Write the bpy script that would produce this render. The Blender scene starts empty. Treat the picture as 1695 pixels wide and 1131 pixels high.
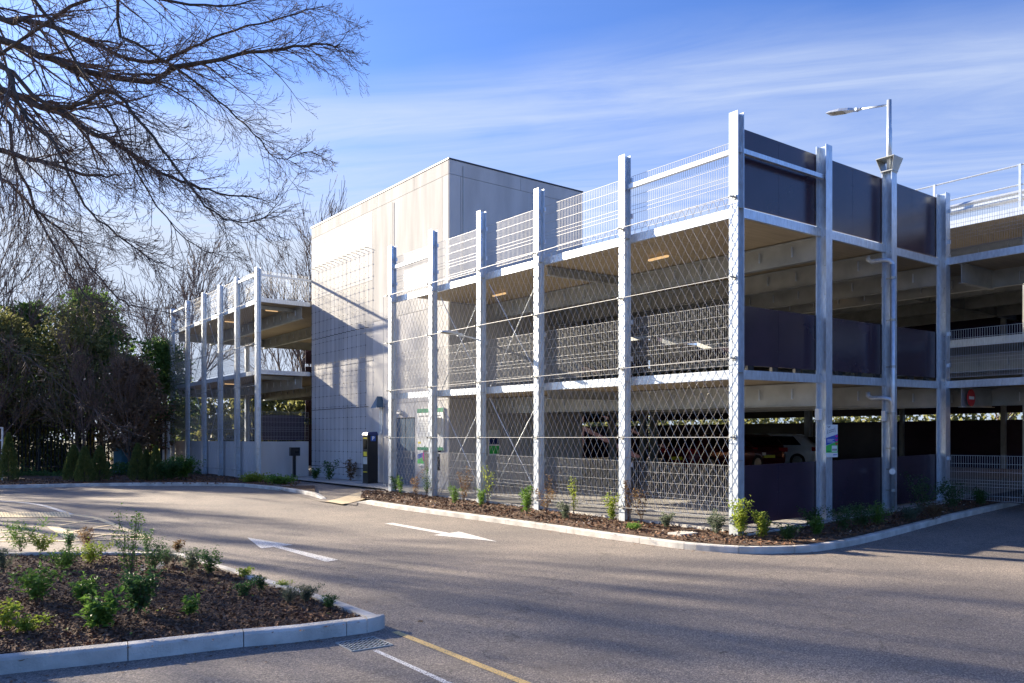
import bpy, math, random
from math import sin, cos, pi, radians, sqrt, atan2
from mathutils import Vector, Matrix
from mathutils.geometry import tessellate_polygon
R = random.Random(11)
SC = bpy.context.scene
COL = SC.collection

# ---------------------------------------------------------------- camera
F = 1327.0; CX = 847.5; HY = 725.0; HC = 1.7; ZR = -0.13     # focal length in photo pixels, principal column, horizon row, eye height, road level
CA, SA = cos(radians(37.5)), sin(radians(37.5))
def W(X, Y, z=None):                 # metres right / ahead of the camera -> world (x along the short front, y along the long front)
    x = (X-3.894)*CA + (Y-14.1)*SA
    y = -(X-3.894)*SA + (Y-14.1)*CA
    return (x, y) if z is None else (x, y, z)
def G(px, py, z=ZR):                 # a point of the level plane z
    Y = (HC-z)*F/(py-HY); X = (px-CX)/F*Y
    x, y = W(X, Y); return (x, y, z)
cam = bpy.data.cameras.new('camera'); camo = bpy.data.objects.new('camera', cam); COL.objects.link(camo)
cx, cy = W(0, 0)
camo.location = (cx, cy, HC); camo.rotation_euler = (radians(90), 0, radians(-37.5))
cam.lens = F/1695*36; cam.sensor_width = 36; cam.shift_y = (HY-565.5)/1695; cam.clip_end = 2000; cam.clip_start = .05
SC.camera = camo
SC.view_settings.view_transform = 'Standard'; SC.view_settings.look = 'None'
SC.view_settings.exposure = 1.95; SC.view_settings.gamma = 1
SC.render.resolution_x = 1024; SC.render.resolution_y = 683

# ---------------------------------------------------------------- sky and sun
SUN_EL = radians(19.5); SUN_AZ = atan2(-.307, .951)     # clockwise from +y
wd = bpy.data.worlds.new('World'); SC.world = wd; wd.use_nodes = True
nt = wd.node_tree; nt.nodes.clear()
N = nt.nodes.new; L = nt.links.new
out = N('ShaderNodeOutputWorld'); bg = N('ShaderNodeBackground'); bg.inputs[1].default_value = .057
sky = N('ShaderNodeTexSky'); sky.sky_type = 'NISHITA'; sky.sun_disc = False
sky.sun_elevation = SUN_EL; sky.sun_rotation = SUN_AZ; sky.air_density = 1.0; sky.dust_density = 1.0; sky.ozone_density = 2.5
tc = N('ShaderNodeTexCoord'); sp = N('ShaderNodeSeparateXYZ'); L(tc.outputs['Generated'], sp.inputs[0])
dz = N('ShaderNodeMath'); dz.operation = 'MAXIMUM'; dz.inputs[1].default_value = .06; L(sp.outputs[2], dz.inputs[0])
u = N('ShaderNodeMath'); u.operation = 'DIVIDE'; L(sp.outputs[0], u.inputs[0]); L(dz.outputs[0], u.inputs[1])
v = N('ShaderNodeMath'); v.operation = 'DIVIDE'; L(sp.outputs[1], v.inputs[0]); L(dz.outputs[0], v.inputs[1])
cb = N('ShaderNodeCombineXYZ'); L(u.outputs[0], cb.inputs[0]); L(v.outputs[0], cb.inputs[1])
def mapn(rot, sc, loc=(0, 0, 0)):
    m_ = N('ShaderNodeMapping'); m_.inputs['Rotation'].default_value = (0, 0, radians(rot)); m_.inputs['Scale'].default_value = sc; m_.inputs['Location'].default_value = loc
    return m_
m0 = mapn(51, (1, 1, 1)); L(cb.outputs[0], m0.inputs[0])                  # cirrus lie along x of this frame
m1 = mapn(0, (.20, 1.5, 1), (1.7, .3, 0)); L(m0.outputs[0], m1.inputs[0])
def noise(src, sc, det, ro, di):
    n_ = N('ShaderNodeTexNoise'); n_.inputs['Scale'].default_value = sc; n_.inputs['Detail'].default_value = det; n_.inputs['Roughness'].default_value = ro; n_.inputs['Distortion'].default_value = di; L(src, n_.inputs[0]); return n_
n1 = noise(m1.outputs[0], 1.1, 12, .62, .9); m2 = mapn(9, (.5, 2.0, 1), (.4, .9, 0)); L(m0.outputs[0], m2.inputs[0]); n3 = noise(m2.outputs[0], 1.3, 12, .62, 2.2); n2 = noise(m0.outputs[0], .8, 3, .5, .3)
def mth(op, a_, b_):
    m_ = N('ShaderNodeMath'); m_.operation = op
    for i_, q_ in enumerate((a_, b_)):
        if isinstance(q_, (int, float)): m_.inputs[i_].default_value = q_
        else: L(q_, m_.inputs[i_])
    return m_.outputs[0]
sy_ = N('ShaderNodeSeparateXYZ'); L(m0.outputs[0], sy_.inputs[0])
yy = mth('DIVIDE', mth('ADD', sy_.outputs[1], mth('MULTIPLY', mth('SUBTRACT', n2.outputs[0], .5), .55)), 6.)
rb = N('ShaderNodeValToRGB'); L(yy, rb.inputs[0]); el = rb.color_ramp.elements; el[0].position = 1.95/6; el[0].color = (.05, .05, .05, 1); el[1].position = 1; el[1].color = (1, 1, 1, 1)
for p_, v_ in ((2.22/6, .62), (2.38/6, .78), (2.62/6, .50), (3.0/6, .60), (3.9/6, .95)):
    q_ = el.new(p_); q_.color = (v_, v_, v_, 1)
rn = N('ShaderNodeValToRGB'); L(mth('ADD', mth('MULTIPLY', n1.outputs[0], .5), mth('MULTIPLY', n3.outputs[0], .5)), rn.inputs[0]); rn.color_ramp.elements[0].position = .36; rn.color_ramp.elements[1].position = .62; rn.color_ramp.elements[0].color = (.38, .38, .38, 1)
lft = N('ShaderNodeMath'); lft.operation = 'MULTIPLY_ADD'; lft.use_clamp = True; L(sy_.outputs[0], lft.inputs[0]); lft.inputs[1].default_value = -.30; lft.inputs[2].default_value = -.22
fac = mth('MINIMUM', mth('ADD', mth('MULTIPLY', rb.outputs[0], rn.outputs[0]), mth('MULTIPLY', lft.outputs[0], mth('ADD', rb.outputs[0], .15))), .97)
tn = N('ShaderNodeMixRGB'); tn.blend_type = 'MULTIPLY'; tn.inputs[0].default_value = 1; tn.inputs[2].default_value = (.47, .68, 1.15, 1); L(sky.outputs[0], tn.inputs[1])
mx = N('ShaderNodeMixRGB'); L(fac, mx.inputs[0]); L(tn.outputs[0], mx.inputs[1]); mx.inputs[2].default_value = (3.3, 3.75, 4.6, 1)
L(mx.outputs[0], bg.inputs[0]); L(bg.outputs[0], out.inputs[0])
sl = bpy.data.lights.new('sun', 'SUN'); sl.energy = 5.0; sl.angle = radians(.7); sl.color = (1, .86, .66)
so = bpy.data.objects.new('sun', sl); COL.objects.link(so); so.location = (-10, 30, 30)
sd = Vector((sin(SUN_AZ)*cos(SUN_EL), cos(SUN_AZ)*cos(SUN_EL), sin(SUN_EL)))
so.rotation_euler = sd.to_track_quat('Z', 'Y').to_euler()

# ---------------------------------------------------------------- materials
def mat(name, col, rough=.6, metal=0., var=.12, scale=6., bump=0., bscale=40., col2=None, stretch=(1, 1, 1), emis=None, spec=.5):
    m = bpy.data.materials.new(name); m.use_nodes = True; t = m.node_tree; b = t.nodes['Principled BSDF']
    b.inputs['Roughness'].default_value = rough; b.inputs['Metallic'].default_value = metal
    b.inputs['Specular IOR Level'].default_value = spec
    n = t.nodes.new; l = t.links.new
    tc = n('ShaderNodeTexCoord'); mp = n('ShaderNodeMapping'); mp.inputs['Scale'].default_value = stretch
    l(tc.outputs['Object'], mp.inputs[0])
    nz = n('ShaderNodeTexNoise'); nz.inputs['Scale'].default_value = scale; nz.inputs['Detail'].default_value = 6; l(mp.outputs[0], nz.inputs[0])
    r = n('ShaderNodeValToRGB'); r.color_ramp.elements[0].position = .32; r.color_ramp.elements[1].position = .68
    c1 = [max(0, c*(1-var)) for c in col]; c2 = [min(1, c*(1+var)) for c in col] if col2 is None else col2
    r.color_ramp.elements[0].color = (*c1, 1); r.color_ramp.elements[1].color = (*c2, 1)
    l(nz.outputs[0], r.inputs[0]); l(r.outputs[0], b.inputs['Base Color'])
    if bump:
        nb = n('ShaderNodeTexNoise'); nb.inputs['Scale'].default_value = bscale; nb.inputs['Detail'].default_value = 4; l(mp.outputs[0], nb.inputs[0])
        bp = n('ShaderNodeBump'); bp.inputs['Strength'].default_value = bump; bp.inputs['Distance'].default_value = .02
        l(nb.outputs[0], bp.inputs['Height']); l(bp.outputs[0], b.inputs['Normal'])
    if emis:
        b.inputs['Emission Color'].default_value = (*emis[0], 1); b.inputs['Emission Strength'].default_value = emis[1]
    return m
def leafmat(name, c1, c2, scale=3., trans=.48):
    m = mat(name, c1, .5, 0, 0, scale, col2=c2, spec=.3)
    b = m.node_tree.nodes['Principled BSDF']; t = m.node_tree
    tr = t.nodes.new('ShaderNodeBsdfTranslucent'); mxs = t.nodes.new('ShaderNodeMixShader'); mxs.inputs[0].default_value = trans
    src = b.inputs['Base Color'].links[0].from_socket
    t.links.new(src, tr.inputs[0]); o = t.nodes['Material Output']
    t.links.new(b.outputs[0], mxs.inputs[1]); t.links.new(tr.outputs[0], mxs.inputs[2]); t.links.new(mxs.outputs[0], o.inputs[0])
    return m
def asphalt_mat():
    m = bpy.data.materials.new('asphalt'); m.use_nodes = True; t = m.node_tree; b = t.nodes['Principled BSDF']; n = t.nodes.new; l = t.links.new
    b.inputs['Roughness'].default_value = .85; b.inputs['Specular IOR Level'].default_value = .35
    tc = n('ShaderNodeTexCoord')
    a = n('ShaderNodeTexVoronoi'); a.inputs['Scale'].default_value = 112; l(tc.outputs['Object'], a.inputs[0])
    r = n('ShaderNodeValToRGB'); e = r.color_ramp.elements; e[0].position = .0; e[0].color = (.12, .11, .102, 1); e[1].position = 1; e[1].color = (.48, .42, .36, 1)
    k = r.color_ramp.elements.new(.62); k.color = (.25, .228, .208, 1)
    sepc = n('ShaderNodeSeparateColor'); l(a.outputs['Color'], sepc.inputs[0]); l(sepc.outputs[0], r.inputs[0])
    big = n('ShaderNodeTexNoise'); big.inputs['Scale'].default_value = .45; big.inputs['Detail'].default_value = 7; l(tc.outputs['Object'], big.inputs[0])
    r2 = n('ShaderNodeValToRGB'); r2.color_ramp.elements[0].position = .3; r2.color_ramp.elements[0].color = (.62, .62, .65, 1); r2.color_ramp.elements[1].position = .7; r2.color_ramp.elements[1].color = (1.05, 1.0, .95, 1)
    l(big.outputs[0], r2.inputs[0])
    mul = n('ShaderNodeMixRGB'); mul.blend_type = 'MULTIPLY'; mul.inputs[0].default_value = 1; l(r.outputs[0], mul.inputs[1]); l(r2.outputs[0], mul.inputs[2])
    def layer(prev, scale, lo, hi, col, fac, stretch=(1, 1, 1), det=4, dist=0.):
        mp = n('ShaderNodeMapping'); mp.inputs['Scale'].default_value = stretch; l(tc.outputs['Object'], mp.inputs[0])
        q = n('ShaderNodeTexNoise'); q.inputs['Scale'].default_value = scale; q.inputs['Detail'].default_value = det; q.inputs['Distortion'].default_value = dist; l(mp.outputs[0], q.inputs[0])
        rr = n('ShaderNodeValToRGB'); rr.color_ramp.elements[0].position = lo; rr.color_ramp.elements[1].position = hi; rr.color_ramp.elements[1].color = (fac, fac, fac, 1); l(q.outputs[0], rr.inputs[0])
        m_ = n('ShaderNodeMixRGB'); l(rr.outputs[0], m_.inputs[0]); l(prev, m_.inputs[1]); m_.inputs[2].default_value = (*col, 1); return m_.outputs[0]
    c = mul.outputs[0]
    c = layer(c, 2.2, .56, .72, (.14, .125, .115), .3)                       # damp, darker patches
    c = layer(c, 1.4, .60, .66, (.16, .135, .11), .25, (.25, 3., 1), 3, .4)    # polished lanes
    c = layer(c, 9., .70, .73, (.05, .045, .04), .7)                           # drips and spots
    c = layer(c, 34., .74, .77, (.6, .56, .5), .6)                             # loose pale grit
    cr = n('ShaderNodeTexVoronoi'); cr.feature = 'DISTANCE_TO_EDGE'; cr.inputs['Scale'].default_value = .22
    nd = n('ShaderNodeTexNoise'); nd.inputs['Scale'].default_value = 1.6; nd.inputs['Detail'].default_value = 6; l(tc.outputs['Object'], nd.inputs[0])
    va = n('ShaderNodeVectorMath'); va.operation = 'ADD'; l(tc.outputs['Object'], va.inputs[0]); l(nd.outputs['Color'], va.inputs[1]); l(va.outputs[0], cr.inputs[0])
    r3 = n('ShaderNodeValToRGB'); r3.color_ramp.elements[0].position = 0; r3.color_ramp.elements[0].color = (.45, .45, .45, 1); r3.color_ramp.elements[1].position = .0022; r3.color_ramp.elements[1].color = (0, 0, 0, 1); l(cr.outputs['Distance'], r3.inputs[0])
    m3 = n('ShaderNodeMixRGB'); l(r3.outputs[0], m3.inputs[0]); l(c, m3.inputs[1]); m3.inputs[2].default_value = (.05, .045, .04, 1)
    l(m3.outputs[0], b.inputs['Base Color'])
    bp = n('ShaderNodeBump'); bp.inputs['Strength'].default_value = .5; bp.inputs['Distance'].default_value = .006
    l(a.outputs['Distance'], bp.inputs['Height']); l(bp.outputs[0], b.inputs['Normal'])
    return m
def paint_mat(name, col, wear=.35):
    m = mat(name, col, .7, 0, .08, 8)
    t = m.node_tree; b = t.nodes['Principled BSDF']; n = t.nodes.new; l = t.links.new
    src = b.inputs['Base Color'].links[0].from_socket
    tc = n('ShaderNodeTexCoord'); nz = n('ShaderNodeTexNoise'); nz.inputs['Scale'].default_value = 70; nz.inputs['Detail'].default_value = 5; l(tc.outputs['Object'], nz.inputs[0])
    r = n('ShaderNodeValToRGB'); r.color_ramp.elements[0].position = .3+wear*.3; r.color_ramp.elements[1].position = .3+wear*.3+.04
    r.color_ramp.elements[0].color = (1, 1, 1, 1); r.color_ramp.elements[1].color = (0, 0, 0, 1); r.color_ramp.elements[0].color = (.0, .0, .0, 1); r.color_ramp.elements[1].color = (1, 1, 1, 1)
    l(nz.outputs[0], r.inputs[0])
    mx = n('ShaderNodeMixRGB'); l(r.outputs[0], mx.inputs[0]); mx.inputs[1].default_value = (.17, .155, .145, 1); l(src, mx.inputs[2]); l(mx.outputs[0], b.inputs['Base Color'])
    return m
M = {}
M['asphalt'] = asphalt_mat()
M['galv'] = mat('galvanised_steel', (.60, .66, .72), .38, .6, .13, 22, .03, 60, stretch=(1, 1, .3))
M['galv_dull'] = mat('dull_galvanised_steel', (.40, .42, .41), .45, .5, .16, 2.6, .04, 12)
M['wireshade'] = mat('shade_lightened_wire', (.75, .80, .85), .45, .2, .05)  # paler copy of the mesh wire, lightening the shaded right wing by colour
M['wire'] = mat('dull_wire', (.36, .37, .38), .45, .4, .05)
M['cable'] = mat('stainless_cable', (.62, .58, .52), .35, .6, .08)
M['soffit'] = mat('buff_soffit', (.40, .33, .22), .75, 0, .12, 1.2, .15, 4, stretch=(1, 12, 1))
M['concrete'] = mat('pale_precast_concrete', (.50, .50, .50), .9, 0, .13, 1.6, .15, 30, stretch=(1, 1, .22), spec=.1)
M['concrete_b'] = mat('streaked_precast_concrete', (.46, .46, .458), .9, 0, .18, 2.4, .15, 30, stretch=(1, 1, .12), spec=.1)
M['concrete_c'] = mat('light_precast_concrete', (.53, .532, .53), .9, 0, .08, 1.2, .15, 30, stretch=(1, 1, .3), spec=.1)
M['deck'] = mat('deck_concrete', (.36, .35, .33), .85, 0, .14, .8, .2, 30)
M['plum'] = mat('plum_panel', (.038, .022, .036), .22, 0, .16, 1.2, spec=.5)
M['darksteel'] = mat('dark_steel', (.02, .022, .024), .5, .3, .1)
M['coping'] = mat('dark_coping', (.05, .05, .055), .5, .4, .1)
M['kerb'] = mat('kerb_concrete', (.54, .52, .48), .85, 0, .28, 3.0, .5, 60)
M['mulch'] = mat('mulch_bed', (.06, .035, .022), .95, 0, .5, 22, 1., 45, col2=(.15, .08, .045))
M['earth'] = mat('earth', (.07, .055, .035), .95, 0, .4, 1.5, .5, 12, col2=(.06, .08, .03))
M['white'] = paint_mat('white_road_paint', (.74, .73, .70), .42)
M['yellow'] = paint_mat('yellow_road_paint', (.72, .50, .19), .30)
M['cream'] = paint_mat('worn_cream_paint', (.82, .66, .38), .30)
M['wpaint'] = mat('white_paint', (.78, .78, .76), .5, 0, .04)
M['wplain'] = mat('white_board', (.80, .82, .80), .4, 0, .03)
M['paving'] = mat('paving', (.33, .27, .22), .85, 0, .2, 4, .2, 30)
M['black'] = mat('black_plastic', (.012, .013, .016), .35, 0, .1)
M['rubber'] = mat('rubber', (.015, .015, .015), .8, 0, .1)
M['glass'] = mat('dark_glass', (.01, .012, .014), .08, 0, 0)
M['blue'] = mat('sign_blue', (.02, .10, .45), .4, 0, .03)
M['navy'] = mat('navy', (.015, .03, .13), .4, 0, .03)
M['green'] = mat('sign_green', (.0, .20, .10), .4, 0, .03)
M['lime'] = mat('lime_green', (.06, .55, .10), .4, 0, .03)
M['pink'] = mat('magenta', (.65, .02, .30), .4, 0, .03)
M['red'] = mat('sign_red', (.60, .02, .03), .4, 0, .03)
M['yel'] = mat('sticker_yellow', (.75, .65, .03), .4, 0, .03)
M['ink'] = mat('grey_ink', (.10, .11, .13), .5, 0, .03)
M['door'] = mat('blue_grey_door', (.035, .09, .16), .4, .1, .1, 3)
M['bark'] = mat('bark', (.055, .040, .030), .9, 0, .35, 14, .5, 40, col2=(.13, .10, .075))
M['twig'] = mat('twig_bark', (.085, .055, .042), .85, 0, .3, 8, col2=(.24, .17, .13))
M['leafdark'] = leafmat('dark_evergreen_leaf', (.05, .11, .03), (.16, .26, .06), .9)
M['leafolive'] = leafmat('olive_leaf', (.12, .13, .045), (.28, .28, .10), 1.1)
M['leafbrown'] = leafmat('brown_leaf', (.15, .10, .06), (.32, .22, .13), 1.1)
M['leafmid'] = leafmat('mid_green_leaf', (.07, .16, .03), (.20, .34, .06), 14)
M['leaflime'] = leafmat('yellow_green_leaf', (.17, .27, .035), (.38, .42, .07), 14)
M['leafgrey'] = leafmat('grey_green_leaf', (.08, .11, .075), (.19, .23, .15), 14)
M['leafdeep'] = leafmat('deep_green_leaf', (.035, .09, .03), (.10, .20, .06), 14)
M['leafrust'] = leafmat('rusty_leaf', (.13, .08, .045), (.27, .18, .09), 14)
M['petal'] = leafmat('cream_petal', (.6, .52, .44), (.8, .74, .66), 14)
M['conifer'] = leafmat('conifer_leaf', (.07, .12, .035), (.18, .20, .06), 8)
M['chipA'] = mat('bark_chip', (.055, .030, .022), .9, 0, .5, 35, col2=(.26, .15, .09))
M['chipB'] = mat('red_bark_chip', (.10, .040, .020), .9, 0, .5, 35, col2=(.32, .15, .07))
M['carwhite'] = mat('white_car_paint', (.72, .70, .68), .25, 0, .02)
M['carred'] = mat('dark_red_car_paint', (.10, .01, .015), .25, .2, .02)
M['carsilver'] = mat('silver_car_paint', (.45, .46, .48), .28, .6, .02)
M['lampred'] = mat('tail_lamp', (.35, .01, .015), .2, 0, .02)
M['tube'] = mat('lit_tube', (.9, .7, .4), .4, 0, 0, emis=((1, .62, .28), .2))
M['exit'] = mat('lit_green_sign', (.05, .6, .2), .4, 0, 0, emis=((.1, 1, .35), 1.6))
M['led'] = mat('lamp_glass', (.50, .48, .38), .3, 0, .05)
M['cabinet'] = mat('blue_green_cabinet', (.05, .16, .22), .5, 0, .1)

# ---------------------------------------------------------------- mesh helpers
class MB:
    def __init__(s): s.v = []; s.f = []; s.m = []; s.cur = 0
    def add(s, vs, fs):
        o = len(s.v); s.v += [tuple(p) for p in vs]
        s.f += [tuple(i+o for i in f) for f in fs]; s.m += [s.cur]*len(fs)
    def box(s, x0, x1, y0, y1, z0, z1):
        s.add([(x0, y0, z0), (x1, y0, z0), (x1, y1, z0), (x0, y1, z0), (x0, y0, z1), (x1, y0, z1), (x1, y1, z1), (x0, y1, z1)],
              [(0, 3, 2, 1), (4, 5, 6, 7), (0, 1, 5, 4), (1, 2, 6, 5), (2, 3, 7, 6), (3, 0, 4, 7)])
        return s
    def tube(s, pts, r, n=6, caps=True, rot=0.):
        pts = [Vector(p) for p in pts]; k = len(pts)
        rs = r if isinstance(r, (list, tuple)) else [r]*k
        o = len(s.v); up = None
        for i, p in enumerate(pts):
            d = (pts[min(i+1, k-1)]-pts[max(i-1, 0)])
            if d.length < 1e-9: d = Vector((0, 0, 1))
            d.normalize()
            if up is None: up = Vector((0, 0, 1)) if abs(d.z) < .9 else Vector((1, 0, 0))
            a = d.cross(up)
            if a.length < 1e-6: a = d.cross(Vector((0, 1, 0)))
            a.normalize(); b = a.cross(d); up = b
            for j in range(n):
                t = 2*pi*j/n+rot; q = p+(a*cos(t)+b*sin(t))*rs[i]; s.v.append((q.x, q.y, q.z))
        for i in range(k-1):
            for j in range(n):
                s.f.append((o+i*n+j, o+i*n+(j+1) % n, o+(i+1)*n+(j+1) % n, o+(i+1)*n+j)); s.m.append(s.cur)
        if caps:
            s.f.append(tuple(o+j for j in range(n))[::-1]); s.m.append(s.cur)
            s.f.append(tuple(o+(k-1)*n+j for j in range(n))); s.m.append(s.cur)
        return s
    def bar(s, p, q, r): return s.tube([p, q], r*1.2, 4, False, pi/4)
    def poly(s, pts, dz=0.):                       # filled flat polygon
        vs = [Vector(p) for p in pts]; tr = tessellate_polygon([vs])
        s.add([(p.x, p.y, p.z+dz) for p in vs], [f if ((vs[f[1]]-vs[f[0]]).cross(vs[f[2]]-vs[f[0]])).z > 0 else f[::-1] for f in tr]); return s
    def build(s, name, m, parent=None, smooth=False, local=False, keep=False):
        if not s.v: return None
        ms = m if isinstance(m, (list, tuple)) else [m]
        if local: off = Vector((0, 0, 0))
        elif parent is not None:
            off = Vector((0, 0, 0)); q = parent
            while q: off += q.location; q = q.parent
        elif keep: off = Vector((0, 0, 0))
        else:
            xs = [p[0] for p in s.v]; ys = [p[1] for p in s.v]; zs = [p[2] for p in s.v]
            off = Vector(((min(xs)+max(xs))/2, (min(ys)+max(ys))/2, min(zs)))
        me = bpy.data.meshes.new(name); me.from_pydata([(p[0]-off.x, p[1]-off.y, p[2]-off.z) for p in s.v], [], s.f)
        for mm in ms: me.materials.append(mm if not isinstance(mm, str) else M[mm])
        if len(ms) > 1: me.polygons.foreach_set('material_index', s.m)
        if smooth: me.polygons.foreach_set('use_smooth', [True]*len(s.f))
        me.update(); o = bpy.data.objects.new(name, me); COL.objects.link(o)
        if parent is not None: o.parent = parent
        elif not local: o.location = off
        return o
def tag(o, label=None, cat=None, group=None, kind=None):
    if label: o['label'] = label
    if cat: o['category'] = cat
    if group: o['group'] = group
    if kind: o['kind'] = kind
    return o
def empty(name, loc, label, cat, group=None, rz=0.):
    o = bpy.data.objects.new(name, None); COL.objects.link(o); o.location = loc; o.rotation_euler = (0, 0, rz); o.empty_display_size = .2
    return tag(o, label, cat, group)
def dup(root, loc, rz, label, scale=1., group=None):
    def cp(o, par):
        c = o.copy(); COL.objects.link(c)
        if par: c.parent = par
        for ch in o.children: cp(ch, c)
        return c
    r = cp(root, None); r.location = loc; r.rotation_euler = (0, 0, rz); r.scale = (scale,)*3; r['label'] = label
    if group: r['group'] = group
    return r
def textmesh(txt, size, mtx, m, name, parent, bold=0.):
    cu = bpy.data.curves.new(name, 'FONT'); cu.body = txt; cu.size = size; cu.align_x = 'CENTER'; cu.align_y = 'CENTER'; cu.extrude = .002; cu.offset = bold
    o = bpy.data.objects.new(name+'_src', cu); COL.objects.link(o); bpy.context.view_layer.update()
    dg = bpy.context.evaluated_depsgraph_get(); me = bpy.data.meshes.new_from_object(o.evaluated_get(dg)); bpy.data.objects.remove(o)
    off = Vector((0, 0, 0)); q = parent
    while q: off += q.location; q = q.parent
    me.transform(Matrix.Translation(-off) @ mtx); me.materials.clear(); me.materials.append(M[m])
    o = bpy.data.objects.new(name, me); COL.objects.link(o); o.parent = parent; return o
# a panel facing -x (towards the access road) or -y (towards the entrance): text matrices
def face_mx(x, y, z): return Matrix.Translation((x, y, z)) @ Matrix(((0, 0, -1, 0), (-1, 0, 0, 0), (0, 1, 0, 0), (0, 0, 0, 1)))
def face_my(x, y, z): return Matrix.Translation((x, y, z)) @ Matrix(((1, 0, 0, 0), (0, 0, -1, 0), (0, 1, 0, 0), (0, 0, 0, 1)))
def inside(p, poly):
    x, y = p; c = False; n = len(poly)
    for i in range(n):
        x1, y1 = poly[i][:2]; x2, y2 = poly[(i+1) % n][:2]
        if (y1 > y) != (y2 > y) and x < (x2-x1)*(y-y1)/(y2-y1)+x1: c = not c
    return c
# ---------------------------------------------------------------- the lie of the land
def cl(a, lo, hi): return max(lo, min(hi, a))
def zg(x, y): return ZR+.025*cl(x, 0, 12)+.008*cl(y, 0, 14)       # road level
def T(x, y): return .0155*cl(x, 0, 16)+.010*cl(y, 0, 12)          # drainage fall of the decks
def P(px, py, h=0.):                                              # the place where a photo pixel meets the ground (plus h)
    z = ZR+h
    for _ in range(6):
        g = G(px, py, z); z = zg(g[0], g[1])+h
    return (g[0], g[1], z)
def sheet(name, poly, h, m, step=1.0, kind='structure', hf=None):          # polygon laid over the land as a grid-free fan of small triangles
    mb = MB(); vs = [Vector((p[0], p[1], 0)) for p in poly]
    tris = [[vs[i] for i in t] for t in tessellate_polygon([vs])]
    outl = []
    def sub(a, b, c, d):
        e = max((a-b).length, (b-c).length, (c-a).length)
        if e < step or d > 7 or max(p.x for p in (a, b, c)) < 0 and max(p.y for p in (a, b, c)) < 0: outl.append((a, b, c)); return
        if e == (a-b).length: mid = (a+b)/2; sub(a, mid, c, d+1); sub(mid, b, c, d+1)
        elif e == (b-c).length: mid = (b+c)/2; sub(a, b, mid, d+1); sub(a, mid, c, d+1)
        else: mid = (c+a)/2; sub(a, b, mid, d+1); sub(mid, b, c, d+1)
    for t in tris: sub(t[0], t[1], t[2], 0)
    for a, b, c in outl:
        if (b-a).cross(c-a).z < 0: b, c = c, b
        mb.add([(p.x, p.y, zg(p.x, p.y)+(hf(p.x, p.y) if hf else h)) for p in (a, b, c)], [(0, 1, 2)])
    o = mb.build(name, m, keep=True); o['kind'] = kind; return o
# far ground, the asphalt as one sheet
g = MB(); n = 40
def gx(i): t = (i/n-.5)*2; return math.copysign(abs(t)**3*600, t)
for i in range(n):
    for j in range(n):
        q = [(gx(i), gx(j)), (gx(i+1), gx(j)), (gx(i+1), gx(j+1)), (gx(i), gx(j+1))]
        g.add([(x, y, zg(x, y)-.05) for x, y in q], [(0, 1, 2, 3)])
o = g.build('ground', 'earth', keep=True); o['kind'] = 'structure'
rd = MB(); xs = [-70, -50, -30, -20, -12, -6, 0]+[i*1. for i in range(1, 13)]+[20, 30, 45]; ys = [-60, -40, -25, -15, -8, -4, 0]+[i*1. for i in range(1, 15)]+[20, 26, 34]
for i in range(len(xs)-1):
    for j in range(len(ys)-1):
        q = [(xs[i], ys[j]), (xs[i+1], ys[j]), (xs[i+1], ys[j+1]), (xs[i], ys[j+1])]
        rd.add([(x, y, zg(x, y)) for x, y in q], [(0, 1, 2, 3)])
o = rd.build('road', 'asphalt', keep=True); o['kind'] = 'structure'

# kerbs: blocks with open joints, swept along a line of outer bottom points
def smooth_line(pts, k=3):
    for _ in range(k):
        q = [pts[0]]
        for a, b in zip(pts[:-1], pts[1:]):
            q += [tuple(.75*u+.25*w for u, w in zip(a, b)), tuple(.25*u+.75*w for u, w in zip(a, b))]
        pts = q+[pts[-1]]
    return pts
def resample(pts, step):
    out = [Vector(pts[0][:2])]; acc = 0.
    for a, b in zip(pts[:-1], pts[1:]):
        a = Vector(a[:2]); b = Vector(b[:2]); L_ = (b-a).length
        if L_ < 1e-6: continue
        t = step-acc
        while t <= L_: out.append(a+(b-a)*t/L_); t += step
        acc = L_-(t-step)
    out.append(Vector(pts[-1][:2])); return out
def kerb(name, pts, side, h=.11, w=.125, block=.915, taper=(0, 0), hi=0.):     # side=+1: the kerb body lies left of the line
    fine = resample(pts, block/4); mb = MB(); nrm = []
    for i in range(len(fine)):
        d = (fine[min(i+1, len(fine)-1)]-fine[max(i-1, 0)]).normalized(); nrm.append(Vector((-d.y, d.x))*side)
    def hh(i):
        k = len(fine)-1-i; f = 1.
        if taper[0] and i < taper[0]: f = min(f, .15+.85*i/taper[0])
        if taper[1] and k < taper[1]: f = min(f, .15+.85*k/taper[1])
        return h*f
    for b in range(0, len(fine)-1, 4):
        e = min(b+4, len(fine)-1); sec = []
        for i in range(b, e+1):
            p = fine[i].copy()
            if i == b: p += (fine[i+1]-fine[i]).normalized()*.004
            if i == e: p -= (fine[i]-fine[i-1]).normalized()*.004
            z = zg(p.x, p.y); H = hh(i); nn = nrm[i]; dj = R.uniform(-.001, .001)
            prof = [(dj, -.05), (dj, H*.82), (.012, H*.97), (.025, H+hi), (w, H+hi), (w, -.05)]
            sec.append([(p.x+nn.x*a, p.y+nn.y*a, z+c) for a, c in prof])
        for s0, s1 in zip(sec[:-1], sec[1:]):
            for j in range(6):
                f = [s0[j], s0[(j+1) % 6], s1[(j+1) % 6], s1[j]]
                mb.add(f, [(0, 1, 2, 3)] if side < 0 else [(3, 2, 1, 0)])
        mb.add(sec[0], [(0, 1, 2, 3, 4, 5)]); mb.add(sec[-1], [(5, 4, 3, 2, 1, 0)])
    o = mb.build(name, 'kerb', keep=True); o['kind'] = 'structure'
    return fine, nrm
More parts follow.
